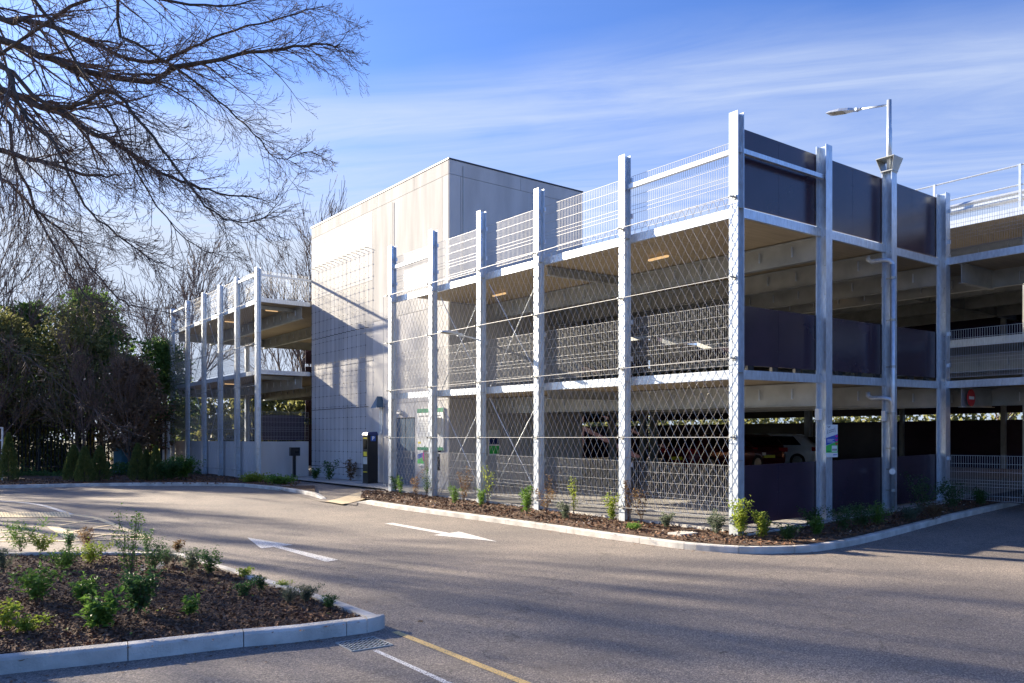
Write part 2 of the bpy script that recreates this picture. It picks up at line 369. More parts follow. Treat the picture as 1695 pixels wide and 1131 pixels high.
near_px = [(590, 832), (660, 843.6), (780, 860), (900, 876.5), (1000, 891.7), (1090, 904), (1152, 911.7), (1234, 917.6), (1296, 916.5), (1345, 914.5), (1411, 904.5), (1482, 887), (1577, 861), (1640, 846.5), (1690, 835)]
near = [P(*p) for p in near_px]; nf, nn_ = kerb('kerb', smooth_line(near, 2), +1, taper=(3, 4))
far_px = [(-420, 822), (-150, 813), (0, 808.6), (140, 805.5), (272, 804), (389, 804.7), (428, 808.5), (470, 813), (510, 820), (533, 827), (560, 830), (590, 832)]
far = [P(*p) for p in far_px]; ff, fn = kerb('kerb', smooth_line(far[:-2], 2), +1, taper=(0, 4))
kerb('kerb', [far[-3], far[-2], far[-1]], +1, h=.012)
# planting bed along the building
inner = [(p.x+q.x*.12, p.y+q.y*.12) for p, q in zip(nf, nn_)]
BED = inner+[(8.3, .25), (7.5, .25), (.35, .25), (.35, 12.7), (-.45, 13.3)]
sheet('planting_bed', BED, .12, 'mulch', 1.5)
fin = [(p.x+q.x*.12, p.y+q.y*.12) for p, q in zip(ff, fn)]
e0 = P(520, 800, .1)[:2]; e1 = P(470, 806, .1)[:2]
VERGE = fin[:-6]+[(1.6, 21.5), (1.6, 60), (-70, 60), (fin[0][0]-20, fin[0][1])]
sheet('planting_bed', VERGE, .085, 'mulch', 2.0)
PATH = [P(505, 818.5, .1)[:2], P(533, 825.5, .1)[:2], P(590, 831, .1)[:2], (-.45, 13.3), (.35, 12.5), (.35, 9.), (1.7, 9.), (1.7, 20.2), (.2, 20.0), (-1.5, 18.8)]
KX = [Vector(P(px, py)[:2]) for px, py in ((490, 815), (545, 828.5), (588, 831.5), (650, 842))]
def ramp(x, y):
    p = Vector((x, y)); d = 9.
    for a, b in zip(KX[:-1], KX[1:]):
        t = max(0, min(1, (p-a).dot(b-a)/(b-a).length_squared)); d = min(d, (p-a-(b-a)*t).length)
    return .012+.08*cl((d-.35)/2.0, 0, 1)
sheet('footpath', PATH, .115, 'asphalt', .35, hf=ramp)
TAC = [P(537, 824.4, .12)[:2], P(566, 829.6, .12)[:2], P(627, 815.6, .12)[:2], P(597, 811.3, .12)[:2]]
sheet('tactile_paving', TAC, .121, mat('buff_paving', (.55, .45, .30), .8, 0, .1, 12, .4, 60), .3, hf=lambda x, y: ramp(x, y)+.012)
# slim concrete edging strip round the building foot
ed = MB()
def edging(a, b, h=.17, w=.05):
    n_ = max(1, int((Vector(b)-Vector(a)).length)); d = (Vector(b)-Vector(a)).normalized(); q = Vector((-d.y, d.x))*w
    for i in range(n_):
        p0 = Vector(a).lerp(Vector(b), i/n_); p1 = Vector(a).lerp(Vector(b), (i+1)/n_-.004)
        vs = []
        for p in (p0, p1):
            for o_ in (Vector((0, 0)), q): vs += [(p.x+o_.x, p.y+o_.y, zg(p.x, p.y)), (p.x+o_.x, p.y+o_.y, zg(p.x, p.y)+h)]
        ed.add(vs, [(0, 1, 5, 4), (2, 6, 7, 3), (1, 3, 7, 5), (0, 2, 3, 1), (4, 5, 7, 6)])
edging((.22, .35), (.22, 13.)); edging((8.2, -.18), (.1, -.18), .15); edging((-.45, 13.3), (.3, 12.9), .13)
o = ed.build('edging_strip', 'kerb', keep=True); o['kind'] = 'structure'

# the island in the foreground
HK = .13
fr_px = [(-260, 1152), (0, 1117.4), (214, 1094), (407, 1070.6), (479, 1065), (560, 1054.5), (608, 1048)]
tip_px = [(627, 1044), (640, 1038.5)]
fr = [P(*p) for p in fr_px]
bk_px = [(628, 1017.5), (560, 993), (480, 968.5), (400, 944), (304, 915.5)]       # outer top edge of the far side
bk = [P(*p, HK) for p in bk_px]
bk2 = [P(*p, HK) for p in [(262, 913.5), (150, 913), (0, 914), (-300, 917), (-700, 924)]]
loop = fr+[P(*p) for p in tip_px]+bk+bk2
lp = [p[:2] for p in loop]
tipc = [lp[6], lp[7], lp[8], lp[9]]
line = lp[:7]+smooth_line([lp[6], lp[7], lp[8], lp[9], lp[10]], 3)[1:-1]+lp[10:]
k1, n1_ = kerb('island_kerb', lp[:7], +1, h=HK, w=.13); k2, n2_ = kerb('island_kerb', lp[9:], +1, h=HK, w=.13)
arc = smooth_line([lp[6], lp[7], lp[8], lp[9]], 3)
i1 = k1[-1]+n1_[-1]*.13; i2 = k2[0]+n2_[0]*.13; i1b = k1[-1]-(k1[-1]-k1[-2]).normalized()*.10+n1_[-1]*.13
d1 = (k1[-1]-k1[-3]).normalized(); d2 = (k2[2]-k2[0]).normalized(); den = d1.x*d2.y-d1.y*d2.x; tt = ((i2.x-i1.x)*d2.y-(i2.y-i1.y)*d2.x)/den; apex = i1+d1*tt
nose = MB(); outl_ = [Vector(p) for p in arc]; m_ = len(outl_); cen = apex; topo = [p.lerp(cen, .05) for p in outl_]
for i in range(m_-1):
    a, b, c_, d = outl_[i], outl_[i+1], topo[i+1], topo[i]
    nose.add([(a.x, a.y, ZR-.05), (b.x, b.y, ZR-.05), (b.x, b.y, ZR+HK*.84), (a.x, a.y, ZR+HK*.84), (c_.x, c_.y, ZR+HK+.002), (d.x, d.y, ZR+HK+.002)], [(0, 1, 2, 3), (3, 2, 4, 5)])
print('apex', apex-outl_[0], tt)
nose.poly([(p.x, p.y, ZR+HK+.002) for p in topo]+[(apex.x, apex.y, ZR+HK+.002)])
for o_ in (nose.build('island_kerb', 'kerb', keep=True),): o_['kind'] = 'structure'
ISL = [(p.x+q.x*.125, p.y+q.y*.125) for p, q in zip(k1, n1_)]+[tuple(cen)]+[(p.x+q.x*.125, p.y+q.y*.125) for p, q in zip(k2, n2_)]
ISL = [p for p in ISL if inside(p, lp)]
sheet('island_bed', ISL, HK-.035, 'mulch', 4)

# bark chips strewn over the beds
def chips(name, poly, n, h, m, lo=.015, hi=.05, weight=None, thick=True):
    xs = [p[0] for p in poly]; ys = [p[1] for p in poly]; mb = MB(); k = 0; tries = 0
    while k < n and tries < n*30:
        tries += 1; x = R.uniform(min(xs), max(xs)); y = R.uniform(min(ys), max(ys))
        if not inside((x, y), poly): continue
        d = sqrt((x-cx)**2+(y-cy)**2)
        if weight and R.random() > min(1, (weight/d)**2): continue
        s = R.uniform(lo, hi); w = s*R.uniform(.25, .6); a = R.uniform(0, 2*pi); t1 = R.gauss(0, .45); t2 = R.gauss(0, .45)
        mt = Matrix.Rotation(a, 3, 'Z') @ Matrix.Rotation(t1, 3, 'X') @ Matrix.Rotation(t2, 3, 'Y'); c = Vector((x, y, zg(x, y)+h+R.uniform(0, .018)))
        q = [mt @ Vector(v_)+c for v_ in ((-s/2, -w/2, 0), (s/2*.8, -w/2, .003), (s/2, w/3, 0), (-s/2*.7, w/2, .004))]
        mb.cur = R.randrange(2) if isinstance(m, tuple) else 0
        mb.add(q, [(0, 1, 2, 3)]); k += 1
    o = mb.build(name, list(m), keep=True); o['kind'] = 'stuff'; o['label'] = 'loose brown bark chips covering the planting bed'; o['category'] = 'bark mulch'; return o
chips('bark_mulch', ISL, 34000, HK-.03, ('chipA', 'chipB', 'mulch'), .012, .055, weight=6.5)
chips('bark_mulch', [p for p in BED], 9000, .125, ('chipB', 'chipA'), .03, .08)
chips('leaf_litter', [p for p in BED], 260, .145, ('leafrust', 'petal'), .03, .07); chips('leaf_litter', ISL, 160, HK-.01, ('leafrust', 'leaflime'), .02, .05)
chips('bark_mulch', [P(400, 801, .1)[:2], P(300, 800, .1)[:2], P(150, 800, .1)[:2], P(0, 803, .1)[:2], P(0, 794, .1)[:2], P(300, 785, .1)[:2], P(425, 786, .1)[:2], P(500, 794, .1)[:2], P(490, 805, .1)[:2]], 4000, .09, ('chipA', 'chipB'), .04, .12)

def spill(line, nrm, n, m):                          # bark kicked over the kerb
    mb = MB()
    for _ in range(n):
        i = R.randrange(len(line)); d_ = R.uniform(-.16, .10) if R.random() < .7 else R.uniform(-.5, 0); p = line[i]+nrm[i]*d_+Vector((R.uniform(-.12, .12), R.uniform(-.12, .12)))
        z = zg(p.x, p.y)+(.006 if d_ < -.17 else (.006 if d_ < 0 else .115)); s = R.uniform(.01, .035); a = R.uniform(0, 6.3); c_ = Vector((p.x, p.y, z)); u_ = Vector((cos(a), sin(a), .1))*s; v_ = Vector((-sin(a), cos(a), .1))*s*.4
        mb.cur = R.randrange(3); mb.add([c_-u_, c_+v_, c_+u_, c_-v_], [(0, 1, 2, 3)])
    o = mb.build('bark_mulch', list(m), keep=True); o['kind'] = 'stuff'; o['label'] = 'stray bark chips and dead leaves along the kerb'; o['category'] = 'bark mulch'
spill(isl if 'isl' in globals() else k1+k2, n1_+n2_, 700, ('chipA', 'chipB', 'leafrust')); spill(nf, nn_, 900, ('chipA', 'chipB', 'leafrust'))
# painted markings
def marking(name, pts, m, h=.004): return sheet(name, [P(*p)[:2] for p in pts], h, m, 5)
marking('arrow_marking', [(409, 890.4), (484.5, 902.2), (464, 904.6), (560, 927.2), (540, 930.6), (457, 905.4), (432, 908.4)][:3]+[(464, 904.4), (560, 927.2), (540, 930.6), (454, 906), (432, 908.2)], 'white')
marking('arrow_marking', [(636.5, 867), (650, 865.9), (744, 882.7), (760, 880.3), (823, 897), (717, 886.2), (731, 884.2)], 'white')
marking('line_marking', [(648, 1047), (660, 1045.5), (884, 1133), (905, 1143), (885, 1143), (858, 1131)], 'yellow')
marking('line_marking', [(617, 1078), (624, 1076.3), (750, 1132), (762, 1140), (750, 1142), (735, 1132)], 'white')
# yellow hatched box and white arc at the left
def stripe(a, b, w0, w1, m, name='hatch_marking', h=.004): return [(a[0]-w0/2, a[1]), (a[0]+w0/2, a[1]), (b[0]+w1/2, b[1]), (b[0]-w1/2, b[1])]
def ribbon(name, pxs, w, m, h=.004, smooth=2):
    c = resample(smooth_line([P(*p)[:2] for p in pxs], smooth), .4); mb = MB()
    for i in range(len(c)-1):
        d = (c[min(i+1, len(c)-1)]-c[max(i-1, 0)]).normalized(); d2 = (c[min(i+2, len(c)-1)]-c[i]).normalized()
        a = Vector((-d.y, d.x))*w/2; b = Vector((-d2.y, d2.x))*w/2
        vs = [c[i]-a, c[i+1]-b, c[i+1]+b, c[i]+a]
        mb.add([(q.x, q.y, zg(q.x, q.y)+h) for q in vs], [(0, 1, 2, 3)])
    o = mb.build(name, m, keep=True); o['kind'] = 'structure'
ribbon('line_marking', [(-40, 829), (0, 829.7), (40, 832), (70, 836.5), (95, 844), (118, 852)], .12, 'white')
ribbon('hatch_marking', [(118, 852), (150, 856), (165, 859.5), (188, 868.5), (215, 880), (248, 893)], .13, 'cream', .0045, 0)
ribbon('hatch_marking', [(-20, 849), (60, 850.5), (118, 852.5), (163, 859)], .10, 'cream', .005, 0)
ribbon('hatch_marking', [(-40, 862), (40, 863), (68, 861), (125, 864.5), (188, 868)], .10, 'cream', .0055, 0)
ribbon('hatch_marking', [(-40, 873), (88, 872), (130, 864.5), (165, 860)], .10, 'cream', .006, 0)
ribbon('hatch_marking', [(86, 871), (105, 883), (126, 897)], .20, 'cream', .0065, 0)
ribbon('hatch_marking', [(98, 872), (150, 875), (192, 877.5)], .08, 'cream', .007, 0)
ribbon('hatch_marking', [(112, 882), (160, 873.5), (188, 869)], .10, 'cream', .0075, 0)
ribbon('hatch_marking', [(112, 882), (170, 885), (225, 888)], .10, 'cream', .008, 0)
ribbon('hatch_marking', [(126, 895), (170, 886), (190, 884)], .10, 'cream', .0085, 0)
ribbon('hatch_marking', [(-60, 896.5), (60, 896.5), (126, 896), (200, 893), (248, 892.5)], .10, 'cream', .009, 0)
ribbon('hatch_marking', [(-60, 886), (0, 882.5), (35, 878.5), (72, 886), (50, 889.5), (-30, 890)], .10, 'cream', .0095, 0)
tl = []
for i in range(30):
    x = -30+i*5.2
    if x < 112: ribbon('hatch_marking', [(x, 848.2), (x+5, 857)], .05, 'cream', .0098, 0)
# gully grating beside the island tip
gr = empty('drain_grate', P(602, 1068), 'cast iron drain grating with diagonal slots set in the asphalt by the island tip', 'drain grate')
c = [Vector(P(*p)) for p in ((556, 1065.5), (618, 1055), (650, 1068.5), (583, 1079))]
for q in c: q.z = zg(q.x, q.y)+.003
mb = MB(); fl = MB(); fl.add([tuple(p) for p in c], [(0, 1, 2, 3)]); fl.build('recess', 'darksteel', gr)
for a, b in zip(c, c[1:]+c[:1]): mb.tube([a+Vector((0, 0, .0)), b+Vector((0, 0, .0))], .008, 4, True, pi/4)
mb.build('frame', 'galv_dull', gr)
mb = MB()
def bil(s, t): return (c[0].lerp(c[1], s)).lerp(c[3].lerp(c[2], s), t)+Vector((0, 0, .001))
for i in range(1, 16):
    s = i/8
    p0 = bil(min(1, s), max(0, s-1)); p1 = bil(max(0, s-1), min(1, s))
    mb.tube([p0, p1], .006, 4, False, pi/4)
for i in range(1, 5): mb.tube([bil(0, i/5), bil(1, i/5)], .005, 4, False, pi/4)
mb.build('grating', 'galv_dull', gr)
cv = P(1130, 884.5, .12); o = MB().box(cv[0]-.22, cv[0]+.22, cv[1]-.16, cv[1]+.16, cv[2]-.02, cv[2]+.03).build('access_cover', 'kerb'); tag(o, 'small flat grey access cover lying in the bark beside the kerb', 'access cover')
# ---------------------------------------------------------------- the car park
AY = [0, 2.74, 5.49, 7.79, 10.1, 12.39]; BX = [2.865, 5.41, 7.92]; PT = 7.44
Z1, Z2, TH = 2.90, 5.80, .15                      # deck tops of the near block
def tl_(mb):
    mb.v = [(x, y, z+T(x, y)) for x, y, z in mb.v]; return mb
def hsec(mb, x, y, z0, z1, wx, wy, t=.014, flanges='x'):     # flanges='x': flange plates face +-x
    if flanges == 'x':
        mb.box(x-wx/2, x-wx/2+t, y-wy/2, y+wy/2, z0, z1); mb.box(x+wx/2-t, x+wx/2, y-wy/2, y+wy/2, z0, z1); mb.box(x-wx/2+t, x+wx/2-t, y-.006, y+.006, z0, z1-.003)
    else:
        mb.box(x-wx/2, x+wx/2, y-wy/2, y-wy/2+t, z0, z1); mb.box(x-wx/2, x+wx/2, y+wy/2-t, y+wy/2, z0, z1); mb.box(x-.006, x+.006, y-wy/2+t, y+wy/2-t, z0, z1-.003)
def column(par, x, y, z0, z1, wx=.18, wy=.18, fl='x', bolts=True, m='galv'):
    mb = MB(); hsec(mb, x, y, z0, z1, wx, wy, .014, fl); bp = mb; mb.cur = 1
    bp.box(x-wx/2-.03, x+wx/2+.03, y-wy/2-.03, y+wy/2+.03, z0-.02, z0+.012)
    if bolts:
        for z in [z0+.5+.57*i for i in range(int((z1-z0)/.57)-1)]:
            if fl == 'x':
                for s in (-1, 1): bp.tube([(x+s*.03, y-.007, z), (x+s*.03, y-.018, z)], .011, 6)
            else:
                for s in (-1,): bp.tube([(x-.007, y+s*.03, z), (x-.018, y+s*.03, z)], .011, 6)
        for z in (Z1-.05, Z2-.05, 1.3):
            if fl == 'x': bp.box(x-wx/2+.014, x+wx/2-.014, y-wy/2+.012, y-.006, z, z+.008)
    return mb.build('column', [m, 'galv_dull'], par)
MR = [0, .2, .4, .6, .68, .76, .98]
def mesh_x(par, x, y0, y1, zb, zt, rows=None, cl_=True, tf=T, sp=.051, m='wire'):      # welded mesh panel in the plane x=const
    mb = MB(); n_ = int((y1-y0)/sp)
    for i in range(n_+1):
        y = y0+(y1-y0)*i/n_; mb.bar((x, y, zb), (x, y, zt), .0024)
    k = (zt-zb)/1.1
    for r in MR+[1.09]:
        z = zt-r*k; mb.bar((x-.007, y0, z), (x-.007, y1, z), .0032)
    if tf: mb.v = [(a, b, c+tf(a, b)) for a, b, c in mb.v]
    if cl_:
        mb.cur = 1; c = mb
        for y in (y0-.005, y1+.005):
            for z in (zt-.12, zb+.25): c.box(x-.03, x+.012, y-.03, y+.03, z+(tf(x, y) if tf else 0), z+.09+(tf(x, y) if tf else 0))
    return mb.build('mesh_panel', [m, 'galv'], par)
def mesh_y(par, y, x0, x1, zb, zt, tf=T, sp=.051):
    mb = MB(); n_ = int((x1-x0)/sp)
    for i in range(n_+1):
        x = x0+(x1-x0)*i/n_; mb.bar((x, y, zb), (x, y, zt), .0028)
    k = (zt-zb)/1.1
    for r in MR+[1.09]:
        z = zt-r*k; mb.bar((x0, y-.007, z), (x1, y-.007, z), .0038)
    if tf: mb.v = [(a, b, c+tf(a, b)) for a, b, c in mb.v]
    return mb.build('mesh_panel', 'wire', par)
def deck(par, x0, x1, y0, y1, zt, tf=T, th=TH):
    nx = max(1, int((x1-x0)/4)); ny = max(1, int((y1-y0)/4)); t_ = MB(); b_ = MB()
    for i in range(nx):
        for j in range(ny):
            X0 = x0+(x1-x0)*i/nx; X1 = x0+(x1-x0)*(i+1)/nx; Y0 = y0+(y1-y0)*j/ny; Y1 = y0+(y1-y0)*(j+1)/ny
            q = [(X0, Y0), (X1, Y0), (X1, Y1), (X0, Y1)]
            t_.add([(a, b, zt-.01+tf(a, b)) for a, b in q], [(0, 1, 2, 3)])
            b_.add([(a, b, zt-th+.02+tf(a, b)) for a, b in q], [(3, 2, 1, 0)])
    q = [(x0, y0), (x1, y0), (x1, y1), (x0, y1)]
    for a, b in zip(q, q[1:]+q[:1]):
        t_.add([(a[0], a[1], zt-.01+tf(*a)), (a[0], a[1], zt-th+.02+tf(*a)), (b[0], b[1], zt-th+.02+tf(*b)), (b[0], b[1], zt-.01+tf(*b))], [(0, 1, 2, 3)])
    t_.build('deck_slab', 'deck', par); b_.build('deck_soffit', 'soffit', par)
def edge(par, a, b, zt, th=.155, w=.06, tf=T, inward=(1, 0)):     # edge channel: web plus two lips
    mb = MB(); (x0, y0), (x1, y1) = a, b; ix, iy = inward
    def bx(o0, o1, z0, z1):
        pts = []
        for (x, y) in (a, b):
            for o_ in (o0, o1):
                for z in (z0, z1): pts.append((x+ix*o_, y+iy*o_, z+tf(x, y)))
        mb.add(pts, [(0, 1, 3, 2), (4, 6, 7, 5), (0, 4, 5, 1), (2, 3, 7, 6), (0, 2, 6, 4), (1, 5, 7, 3)])
    bx(0, .012, zt-th, zt+.012); bx(.012, w, zt-th, zt-th+.012)
    return mb.build('edge_beam', 'galv', par)
def ibeam_y(par, x, y0, y1, zt, d=.46, w=.16, tf=T, studs=True, m='galv_dull'):
    mb = MB(); L_ = y1-y0
    mb.box(x-w/2, x+w/2, y0, y1, zt-.014, zt); mb.box(x-w/2, x+w/2, y0, y1, zt-d, zt-d+.014); mb.box(x-.006, x+.006, y0, y1, zt-d+.014, zt-.014)
    if tf: mb.v = [(a, b, c+tf(a, b)) for a, b, c in mb.v]
    if studs:
        s = mb; mb.cur = 1; y = y0+.55
        while y < y1:
            zz = zt-.10+(tf(x, y) if tf else 0)
            for sg in (-1, 1): s.box(x+sg*.045-.02, x+sg*.045+.02, y-.006, y+.006, zz-.18, zz); s.tube([(x+sg*.045, y, zz-.18), (x+sg*.045, y, zz-.215)], .018, 6)
            y += .78
    return mb.build('deck_beam', [m, 'galv'], par)
def ibeam_x(par, y, x0, x1, zt, d=.36, w=.14, tf=T, m='galv_dull'):
    mb = MB(); mb.box(x0, x1, y-w/2, y+w/2, zt-.014, zt); mb.box(x0, x1, y-w/2, y+w/2, zt-d, zt-d+.014); mb.box(x0, x1, y-.006, y+.006, zt-d+.014, zt-.014)
    if tf: mb.v = [(a, b, c+tf(a, b)) for a, b, c in mb.v]
    return mb.build('deck_beam', m, par)
def rail(par, a, b, r=.045, name='handrail', m='galv'):
    mb = MB(); mb.tube([a, b], r*1.3, 4, True, pi/4); return mb.build(name, m, par)

blk = empty('car_park_block', (0, 0, 0), 'near galvanised steel car park block with cable net and plum panels', 'car park')
floor = MB()
for i in range(13):
    for j in range(14):
        q = [(.22+i*2, -.12+j*2.), (2.22+i*2, -.12+j*2.), (2.22+i*2, 1.88+j*2.), (.22+i*2, 1.88+j*2.)]
        floor.add([(x, y, zg(x, y)+.15) for x, y in q], [(0, 1, 2, 3)])
floor.build('ground_floor', 'deck', blk)
bl = MB()
for i in range(6):
    y = 1.2+i*2.4
    q = [(.5, y), (5.2, y), (5.2, y+.1), (.5, y+.1)]; bl.add([(a, b, zg(a, b)+.158) for a, b in q], [(0, 1, 2, 3)])
bl.build('bay_line', 'white', blk)
for i, y in enumerate(AY): column(blk, .09, y, -.02 if i < 3 else .03, PT, .18, .19 if i == 0 else .17)
for i, x in enumerate(BX): column(blk, x, 0, zg(x, 0)+.10, PT+.02+(.0 if i != 1 else .02), .22, .22, 'y')
# decks: the first floor and the roof of the near block, its right wing, and the part behind the stair tower
for z in (Z1, Z2):
    deck(blk, .26, 10.4, .16, 11.5, z); deck(blk, 7.1, 10.4, 11.5, 21.6, z); deck(blk, 7.99, 10.4, -14, .16, z)
    edge(blk, (.2, .0), (.2, 12.39), z); edge(blk, (.18, .06), (7.85, .06), z, inward=(0, 1)); edge(blk, (7.93, -14), (7.93, -.1), z)
    for x in BX: ibeam_y(blk, x, .14 if x < 7 else .14, 11.4, z-TH)
    ibeam_y(blk, 9.75, -14, 21, z-TH);
    ibeam_x(blk, -.35, 8.05, 9.7, z-TH, .46); ibeam_x(blk, -3.0, 8.05, 9.7, z-TH, .46); ibeam_x(blk, 11.3, 7.15, 9.65, z-TH, .46); ibeam_x(blk, 5.6, .45, 2.75, z-TH, .2)
for x, y in ((11.95, -.35), (10.3, 7.6), (10.3, 11.3), (8.2, 11.3), (11.5, -5.5), (10.3, 16.)): column(blk, x, y, .2, 5.65 if x < 11 else 7.2, .2, .2, 'x', False, 'galv_dull')
# long side: mesh, handrail in the end bays
for i in range(5):
    y0, y1 = AY[i]+.13, AY[i+1]-.13
    mesh_x(blk, .16, y0, y1, .12, 1.20); mesh_x(blk, .16, y0, y1, 2.98, 4.09); mesh_x(blk, .16, y0, y1, 5.87, 6.97)
for i in (0, 4): rail(blk, (.10, AY[i]+.1, 6.78), (.10, AY[i+1]-.1, 6.78))
rail(blk, (.13, -.02, 6.78), (2.82, -.02, 6.83))
# short side: dark panels
pan = [(.12, 1.19), (3.0, 4.08), (5.86, 7.27)]
xs_ = [.20]+BX
for i in range(3):
    for k, (z0, z1) in enumerate(pan):
        mb = MB(); a_, b_ = xs_[i]+.02, xs_[i+1]-.02; mid_ = (a_+b_)/2
        for q0, q1 in ((a_, mid_-.002), (mid_+.002, b_)): mb.box(q0, q1, .125, .15, z0, z1)
        mb.cur = 1
        for q0 in (a_+.16, mid_-.04, mid_+.04, b_-.06):
            for zz in [z0+.06+(z1-z0-.12)*q/4 for q in range(5)]: mb.tube([(q0, .125, zz), (q0, .121, zz)], .008, 6)
        tl_(mb); mb.build('infill_panel', ['plum', 'darksteel'], blk)
for k in range(10): tl_(MB().box(.6+k*.75, .78+k*.75, .14, .2, 2.91, 3.0)).build('panel_foot', 'darksteel', blk)
# right wing
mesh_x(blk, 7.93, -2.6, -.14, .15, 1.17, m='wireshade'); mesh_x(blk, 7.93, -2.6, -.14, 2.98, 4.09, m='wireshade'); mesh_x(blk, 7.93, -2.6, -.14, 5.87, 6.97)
for y in (-2.75, -5.3, -7.9): column(blk, 7.92, y, .1, PT, .2, .2)
for a, b in ((-5.2, -2.85), (-7.8, -5.4)):
    for z0, z1 in ((.15, 1.17), (2.98, 4.09), (5.87, 6.97)): mesh_x(blk, 7.93, a, b, z0, z1, cl_=False)
# X bracing in two bays
for (y0, y1) in ((5.49, 7.79), (7.79, 10.1)):
    for z0, z1 in ((.15, 2.72), (2.95, 5.6)):
        for a, b in ((y0+.1, y1-.1), (y1-.1, y0+.1)):
            MB().tube([(.27, a, z0), (.27, b, z1)], .011, 6).build('bracing_rod', 'galv', blk)
# stainless cable net with its standoffs
net = MB(); cw, ch = .182, .295; NX = -.10; yE = 12.5; zB, zTop = .30, 5.93
nc = int(yE/cw); nr = int(round((zTop-zB)/ch*1.0))
for c_ in range(nc):
    for s in (0, 1):
        pts = []
        for r_ in range(nr+1):
            off = ((r_+s) % 2)
            pts.append((NX+(.003 if s else -.003), c_*cw+(cw/2)*(1+(1 if off else -1)*.94), zB+(zTop-zB)*r_/nr))
        net.tube(pts, .0042, 4, False)
net.build('cable_net', 'cable', blk)
cb_ = MB()
for z in (.30, 1.71, 3.10, 4.52, 5.93): cb_.tube([(NX, -.05, z), (NX, 12.6, z)], .0065, 5)
cb_.tube([(NX, -.05, .30), (NX, -.05, 5.93)], .006, 5); cb_.tube([(NX, 12.6, .3), (NX, 12.6, 5.93)], .006, 5)
cb_.build('border_cable', 'wire', blk)
for y in AY:
    for z in (.30, 1.71, 3.10, 4.52, 5.93):
        mb = MB(); mb.tube([(.0, y-.02, z), (-.018, y-.02, z)], .048, 12); mb.tube([(-.018, y-.02, z), (-.14, y-.02, z)], .017, 8)
        mb.tube([(-.08, y-.07, z), (-.08, y+.05, z)], .011, 6); mb.build('cable_standoff', 'galv_dull', blk)
# strip lights under the decks
for k, (x, y, z) in enumerate(((1.6, 3.2, Z2), (4.2, 5.2, Z2), (6.6, 3.4, Z2), (9.2, -1.6, Z1), (4.2, 8.6, Z1), (9.2, 4, Z2), (1.7, 9.2, Z2))):
    t = MB().box(x-.03, x+.03, y-.28, y+.28, z-.23+T(x, y), z-.19+T(x, y)).build('ceiling_light', 'tube')
    tag(t, ['strip light under the roof deck behind the first bay of cable net', 'strip light under the roof deck behind the second bay of plum panels from the corner', 'strip light under the roof deck near the lamp column', 'strip light over the entrance beside the red no entry sign',
            'ground floor strip light in the middle of the block', 'strip light under the roof deck deep inside the block', 'strip light under the roof deck beside the stair tower'][k], 'ceiling light', 'strip lights under the decks')

# ---- rear half-level decks running behind everything, and the far left block
rear = empty('rear_car_park_block', (18, 10, 0), 'rear half-level car park decks seen above and behind the near block', 'car park')
T0 = lambda x, y: 0.
for z in (4.28, 7.45):
    deck(rear, 10.6, 27, -14, 21.6, z, T0, .18)
    edge(rear, (10.55, -14), (10.55, 21.6), z, .18, tf=T0)
    for x in (13.2, 16, 19, 22, 25): ibeam_y(rear, x, -14, 21.4, z-.18, .48, tf=None, studs=(x < 17))
    for y in (-1.0, 5.5, 11.8, 18.): ibeam_x(rear, y, 10.7, 27, z-.18, .48, tf=None)
for y in (-12, -7, -3, 1.5, 6, 10.5, 15, 20): column(rear, 27, y, .2, 8.2, .2, .2, 'x', False, 'galv_dull')
for y in (-7, 1.5, 10.5, 20): column(rear, 19, y, .2, 4.1, .25, .25, 'x', False, 'galv_dull')
for k, (a, b) in enumerate(((-12, -7), (-7, -3), (-3, 1.5), (1.5, 6), (6, 10.5), (10.5, 15), (15, 20), (20, 27), (27, 33.8))):
    for z0, z1 in ((.2, 2.5), (2.8, 4.1), (4.35, 5.7), (5.85, 7.27), (7.5, 8.4)): MB().box(27.02, 27.06, a+.1, b-.1, z0, z1).build('infill_panel', 'plum', rear)
for k in range(4):
    for z0, z1 in ((.1, 2.45), (2.8, 4.1), (4.3, 5.7), (5.85, 6.9)): MB().box(6.5+k*5.1, 11.5+k*5.1, 33.86, 33.9, z0, z1).build('infill_panel', 'plum', rear)
MB().box(26.5, 26.56, -14, -1., .2, 4.1).build('back_wall', 'concrete', rear)
MB().box(10.7, 26.5, -14.1, -14, .2, 7.).build('end_wall', 'plum', rear)
# guard rail and barrier on the upper deck over the right wing
for z in (7.45+.62, 7.45+1.12): MB().tube([(10.75, -10, z), (10.75, 3.5, z)], .022, 8).build('handrail', 'galv', rear)
for y in (-9, -6.9, -4.8, -2.7, -.6, 1.5, 3.4):
    MB().box(10.72, 10.78, y-.03, y+.03, 7.45, 8.59).build('rail_post', 'galv', rear)
bar = MB()
for dy in (0,):
    prof = [(0, .28), (-.05, .34), (0, .40), (0, .44), (-.05, .50), (0, .56), (.01, .56), (.01, .28)]
    ys_ = (-10, 3.5); o_ = len(bar.v)
    for y in ys_: bar.v += [(11.0+a, y, 7.45+b) for a, b in prof]
    k = len(prof)
    for j in range(k): bar.f.append((o_+j, o_+(j+1) % k, o_+k+(j+1) % k, o_+k+j)); bar.m.append(0)
bar.build('crash_barrier', 'galv', rear)
for y in (-8, -5.6, -3.2, -.8, 1.6): MB().box(11.02, 11.08, y-.04, y+.04, 7.45, 7.99).build('barrier_post', 'galv_dull', rear)

